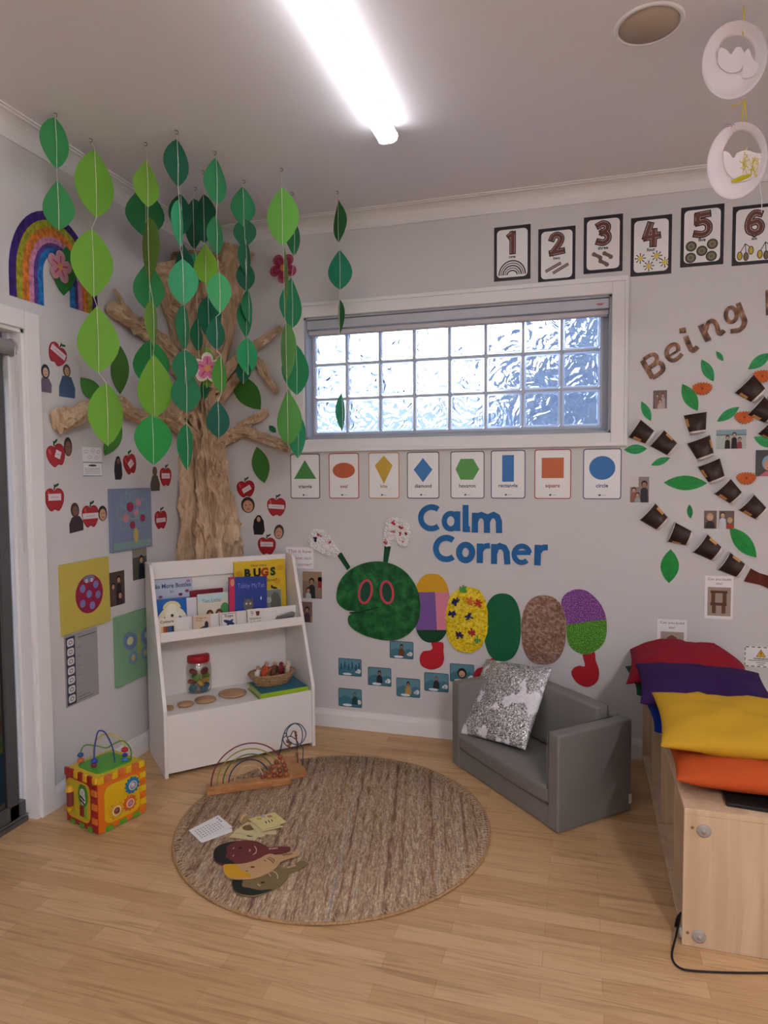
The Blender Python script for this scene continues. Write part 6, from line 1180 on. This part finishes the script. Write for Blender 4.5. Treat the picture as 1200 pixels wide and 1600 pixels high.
# ================================================================ armchair
M_sofa = mat('#7a7774', .5, key='grey_leatherette', spec=.4, bump=(350, .12)); M_seam = mat('#66615f', .5)
CW, CD = .778, .418; CF = Fr((1.611, -.31, 0), (.6948, -.7192, 0), (.7192, .6948, 0)); chair = thing('armchair', CF.p(CW/2, CD/2, 0), 'grey leatherette low two-seater childrens armchair against the back wall', 'armchair')
def cpart(name, u0, u1, v0, v1, n0, n1, bev=.01, lab=None, puff=0):
    b = MB()
    if puff:
        N_ = 8; vs = []; fs = []
        def grid(c, A_, B_, nrm, pa):
            base_ = len(vs)
            for i in range(N_+1):
                for j in range(N_+1):
                    s, t_ = i/N_, j/N_; k = (1-(2*s-1)**4)*(1-(2*t_-1)**4); vs.append(c+A_*s+B_*t_+nrm*puff*pa*k)
            for i in range(N_):
                for j in range(N_): a = base_+i*(N_+1)+j; fs.append((a, a+N_+1, a+N_+2, a+1))
        p0 = CF.p(u0, v0, n0); U_, V_, N3 = CF.U*(u1-u0), CF.V*(v1-v0), CF.N*(n1-n0)
        grid(p0+N3, U_, V_, CF.N, 1); grid(p0, V_, U_, -CF.N, 0); grid(p0, U_, N3, -CF.V, .8); grid(p0+V_, N3, U_, CF.V, .5); grid(p0, N3, V_, -CF.U, .3); grid(p0+U_, V_, N3, CF.U, .3)
        b.add(vs, fs, M_sofa, True); o = b.build(name, chair, label=lab)
        import bmesh
        bm = bmesh.new(); bm.from_mesh(o.data); bmesh.ops.remove_doubles(bm, verts=bm.verts, dist=1e-5); bmesh.ops.recalc_face_normals(bm, faces=bm.faces); bm.to_mesh(o.data); bm.free()
        md = o.modifiers.new('b', 'BEVEL'); md.width = bev; md.segments = 3; md.limit_method = 'ANGLE'; md.angle_limit = math.radians(40)
        return o
    b.box(CF, u0, u1, v0, v1, n0, n1, M_sofa); return b.build(name, chair, bevel=bev, seg=3, label=lab)
AH = .408; AT = .064
cpart('arm', 0, AT, 0, CD, .002, AH+.018); cpart('arm', CW-AT, CW, 0, CD, .002, AH); cpart('base', AT-.004, CW-AT+.004, .004, CD-.04, .002, .094, .006)
cpart('back_shell', AT-.004, CW-AT+.004, CD-.048, CD-.001, .002, AH, .008)
cpart('seat_cushion', AT+.002, CW-AT-.002, -.001, .30, .096, .172, .018, puff=.010); cpart('backrest_cushion', AT-.006, CW-AT-.018, .288, CD-.052, .174, .452, .012, puff=.008)
b = MB()
for P in ([CF.p(CW, 0, .004), CF.p(CW, 0, AH), CF.p(CW, CD, AH)], [CF.p(CW-AT, 0, .1), CF.p(CW-AT, 0, AH), CF.p(CW-AT, CD, AH)], [CF.p(CW-AT, -.0005, AH), CF.p(CW, -.0005, AH)]):
    ins = [Vector(p) for p in P]; b.tube([p+(CF.p(CW/2, CD/2, .2)-p)*.018 for p in ins], .0022, M_seam, 6)
b.build('seam_piping', chair); b = MB(); b.box(Fr(CF.p(CW, CD-.012, .055), CF.V, (0,0,1)), -.005, .012, -.02, .022, .0, .0012, '#dcd8d4'); b.build('care_tag', chair, label='small white care tag')
# ================================================================ cushions
def pillow(name, c, w, d, th, rz, tilt, m, label, group=None, parent=None, deform=None, seed=0, roll=0, wr=.006, pinch=.06, n=26):
    f = Fr(c, (math.cos(rz), math.sin(rz), 0), (-math.sin(rz), math.cos(rz), 0))
    if tilt: f = f.at(0, 0, 0, 0, tilt)
    if roll: cc_, ss_ = math.cos(roll), math.sin(roll); f = Fr(f.O, f.U*cc_+f.N*ss_, f.V, f.N*cc_-f.U*ss_)
    b = MB(); vs = []; fs = []
    for side in (1, -1):
        for i in range(n+1):
            for j in range(n+1):
                x, y = math.sin((i/n-.5)*PI*.98)/math.sin(.49*PI), math.sin((j/n-.5)*PI*.98)/math.sin(.49*PI)
                e = ((1-x*x)*(1-y*y)); z = th/2*max(0, e)**.42; X = x*w/2*(1-pinch*(1-y*y)**1.0*abs(x)**3); Y = y*d/2*(1-pinch*(1-x*x)**1.0*abs(y)**3)
                k = noise.noise(Vector((x*2.2+seed, y*2.2, side*1.0)))*wr*1.6+noise.noise(Vector((x*6+seed, y*6, side)))*wr*.7
                p = f.p(X, Y, side*(z+k*min(1, e*3)))
                if deform: p = deform(p)
                vs.append(p)
    m_ = (n+1)**2
    for i in range(n):
        for j in range(n): a = i*(n+1)+j; fs.append((a, a+n+1, a+n+2, a+1)); fs.append((m_+a, m_+a+1, m_+a+n+2, m_+a+n+1))
    b.add(vs, fs, m, True); kw = dict(label=label, cat='cushion', group=group)
    o = b.build(name, parent, **kw)
    import bmesh
    bm = bmesh.new(); bm.from_mesh(o.data); bmesh.ops.remove_doubles(bm, verts=bm.verts, dist=2e-4); bmesh.ops.recalc_face_normals(bm, faces=bm.faces); bm.to_mesh(o.data); bm.free(); o.data.polygons.foreach_set('use_smooth', [True]*len(o.data.polygons))
    return o
Ms = Matrix.Rotation(-.645, 3, 'Z') @ Matrix.Rotation(.907, 3, 'X') @ Matrix.Rotation(.125, 3, 'Z')
sf = Fr((1.8775, -.327, .350), Ms @ Vector((1,0,0)), Ms @ Vector((0,1,0)))
def sequin():
    global Fr
    b = MB(); n = 30; w = .413; vs = []; fs = []
    for side in (1, -1):
        for i in range(n+1):
            for j in range(n+1):
                x, y = math.sin((i/n-.5)*PI*.98)/math.sin(.49*PI), math.sin((j/n-.5)*PI*.98)/math.sin(.49*PI); e = (1-x*x)*(1-y*y); z = .05*max(0, e)**.45
                vs.append(sf.p(x*w/2*(1-.025*(1-y*y)*abs(x)**3), y*w/2*(1-.025*(1-x*x)*abs(y)**3), side*z+noise.noise(Vector((x*2, y*2, side)))*.008*e))
    m_ = (n+1)**2
    for i in range(n):
        for j in range(n): a = i*(n+1)+j; fs.append((a, a+n+1, a+n+2, a+1)); fs.append((m_+a, m_+a+1, m_+a+n+2, m_+a+n+1))
    b.add(vs, fs, M_sequin, True); return b.build('sequin_cushion', label='square silver sequin cushion with white patches leaning in the grey armchair', cat='cushion', origin=tuple(sf.O))
sequin()
fab = lambda c: mat(c, .85, bump=(260, .15), spec=.15)
GC = 'coloured floor cushions piled on the wooden bench'
pillow('floor_cushion', (2.775, -1.155, .500), .50, .43, .115, .0, .0, fab('#bd5226'), 'orange cushion at the bottom front of the pile on the bench', GC, seed=1)
pillow('floor_cushion', (2.755, -.725, .497), .52, .44, .11, .03, .0, fab('#0e2f8c'), 'dark blue cushion under the purple one, sticking out at the left', GC, seed=2)
pillow('floor_cushion', (2.72, -.29, .497), .52, .44, .11, .05, .0, fab('#0f5230'), 'dark green cushion at the bottom far end, under the red one', GC, seed=3)
pillow('floor_cushion', (2.71, -.285, .600), .52, .47, .125, -.10, .04, fab('#8f1a2a'), 'red cushion on top at the far end of the pile, against the wall', GC, seed=4, wr=.009, deform=lambda p: p-Vector((0, 0, .05*max(0, (2.60-p.x)/.15)**1.3+.06*max(0, (p.x-2.85)/.12)**1.3)))
pillow('floor_cushion', (2.705, -.70, .603), .49, .44, .115, -.03, .07, fab('#33194c'), 'dark purple cushion between the red and the yellow one', GC, seed=5)
pillow('floor_cushion', (2.775, -1.10, .600), .57, .38, .11, -.02, .16, fab('#c2982a'), 'yellow cushion on top of the orange one, at the front of the pile', GC, seed=6, wr=.011)
# ================================================================ wooden bench (an open cabinet)
BX0, BX1, BY0, BY1, BH = 2.542, 3.02, -1.42, -.02, .437
bench = thing('storage_bench', ((BX0+BX1)/2, (BY0+BY1)/2, 0), 'pale birch storage bench with open cubbies and cushions piled on top', 'bench')
def bp(name, x0, x1, y0, y1, z0, z1): b = MB(); b.box(WORLD, x0, x1, y0, y1, z0, z1, M_bench); return b.build(name, bench, bevel=.0015)
bp('end_panel', BX0, BX1, BY0, BY0+.018, .001, BH-.019); bp('end_panel', BX0, BX1, BY1-.018, BY1, .001, BH-.019); bp('top_board', BX0, BX1, BY0, BY1, BH-.0185, BH); bp('bottom_board', BX0, BX1-.002, BY0+.0185, BY1-.0185, .02, .038)
bp('back_panel', BX1-.012, BX1-.002, BY0+.0185, BY1-.0185, .0385, BH-.019)
for y in (-1.12, -.72, -.35): bp('divider', BX0+.012, BX1-.0125, y-.009, y+.009, .0385, BH-.019)
E_ = Fr((0, BY0, 0), (1,0,0), (0,0,1)); M_cup2 = mat('#a39c98', .25, coat=.4)
for u, v in ((2.598, .373), (2.590, .037)):
    b = MB(); b.lathe(E_.at(u, v), [(.021, .0005), (.020, .004), (.012, .007), (.005, .007), (.005, .010), (.0001, .011)], M_cup2, 28); b.build('round_glide', bench, label='grey plastic disc on the end panel')
    b = MB(); b.lathe(E_.at(u-.032, v+.006), [(.005, .0004), (.0045, .0012), (.0001, .0012)], mat('#8c7048', .5), 12); b.build('screw_cap', bench)
S_ = Fr((BX0, 0, 0), (0,-1,0), (0,0,1))
b = MB(); b.lathe(S_.at(1.41, .035), [(.016, .0005), (.015, .006), (.0001, .008)], M_cup2, 20); b.build('round_glide', bench)
b = MB(); b.lathe(S_.at(1.25, .155, -.0), [(.001, 0)], M_cup2, 6) if False else None
# dark flat device under the orange cushion and the black cord
b = MB(); b.prism(WORLD, [(2.668, -1.375), (2.98, -1.405), (3.0, -1.15), (2.68, -1.12)], BH+.0006, BH+.012, mat('#1e1c1e', .4)); b.build('black_tray', label='flat black slab lying under the orange cushion on the bench', cat='tray', bevel=.002)
cz = .004; W = [on_z(x, y, cz) for x, y in ((1063, 1452), (1056, 1470), (1050, 1490), (1054, 1505), (1066, 1514), (1085, 1517), (1120, 1519), (1160, 1520), (1210, 1520), (1290, 1519))]; W[0].z = .06; W[1].z = .02
b = MB(); b.tube(spline(W, 6), .0032, mat('#1e1618', .5), 8); b.tube(spline([W[0]+Vector((.004, 0, 0)), W[0]+Vector((-.01, -.01, -.01)), W[0]+Vector((-.018, -.02, -.035)), W[0]+Vector((-.012, -.015, -.03)), W[0]], 5), .003, mat('#1e1618', .5), 8)
b.build('thin_cable', label='thin black cord running from the bench corner across the floor', cat='cord')
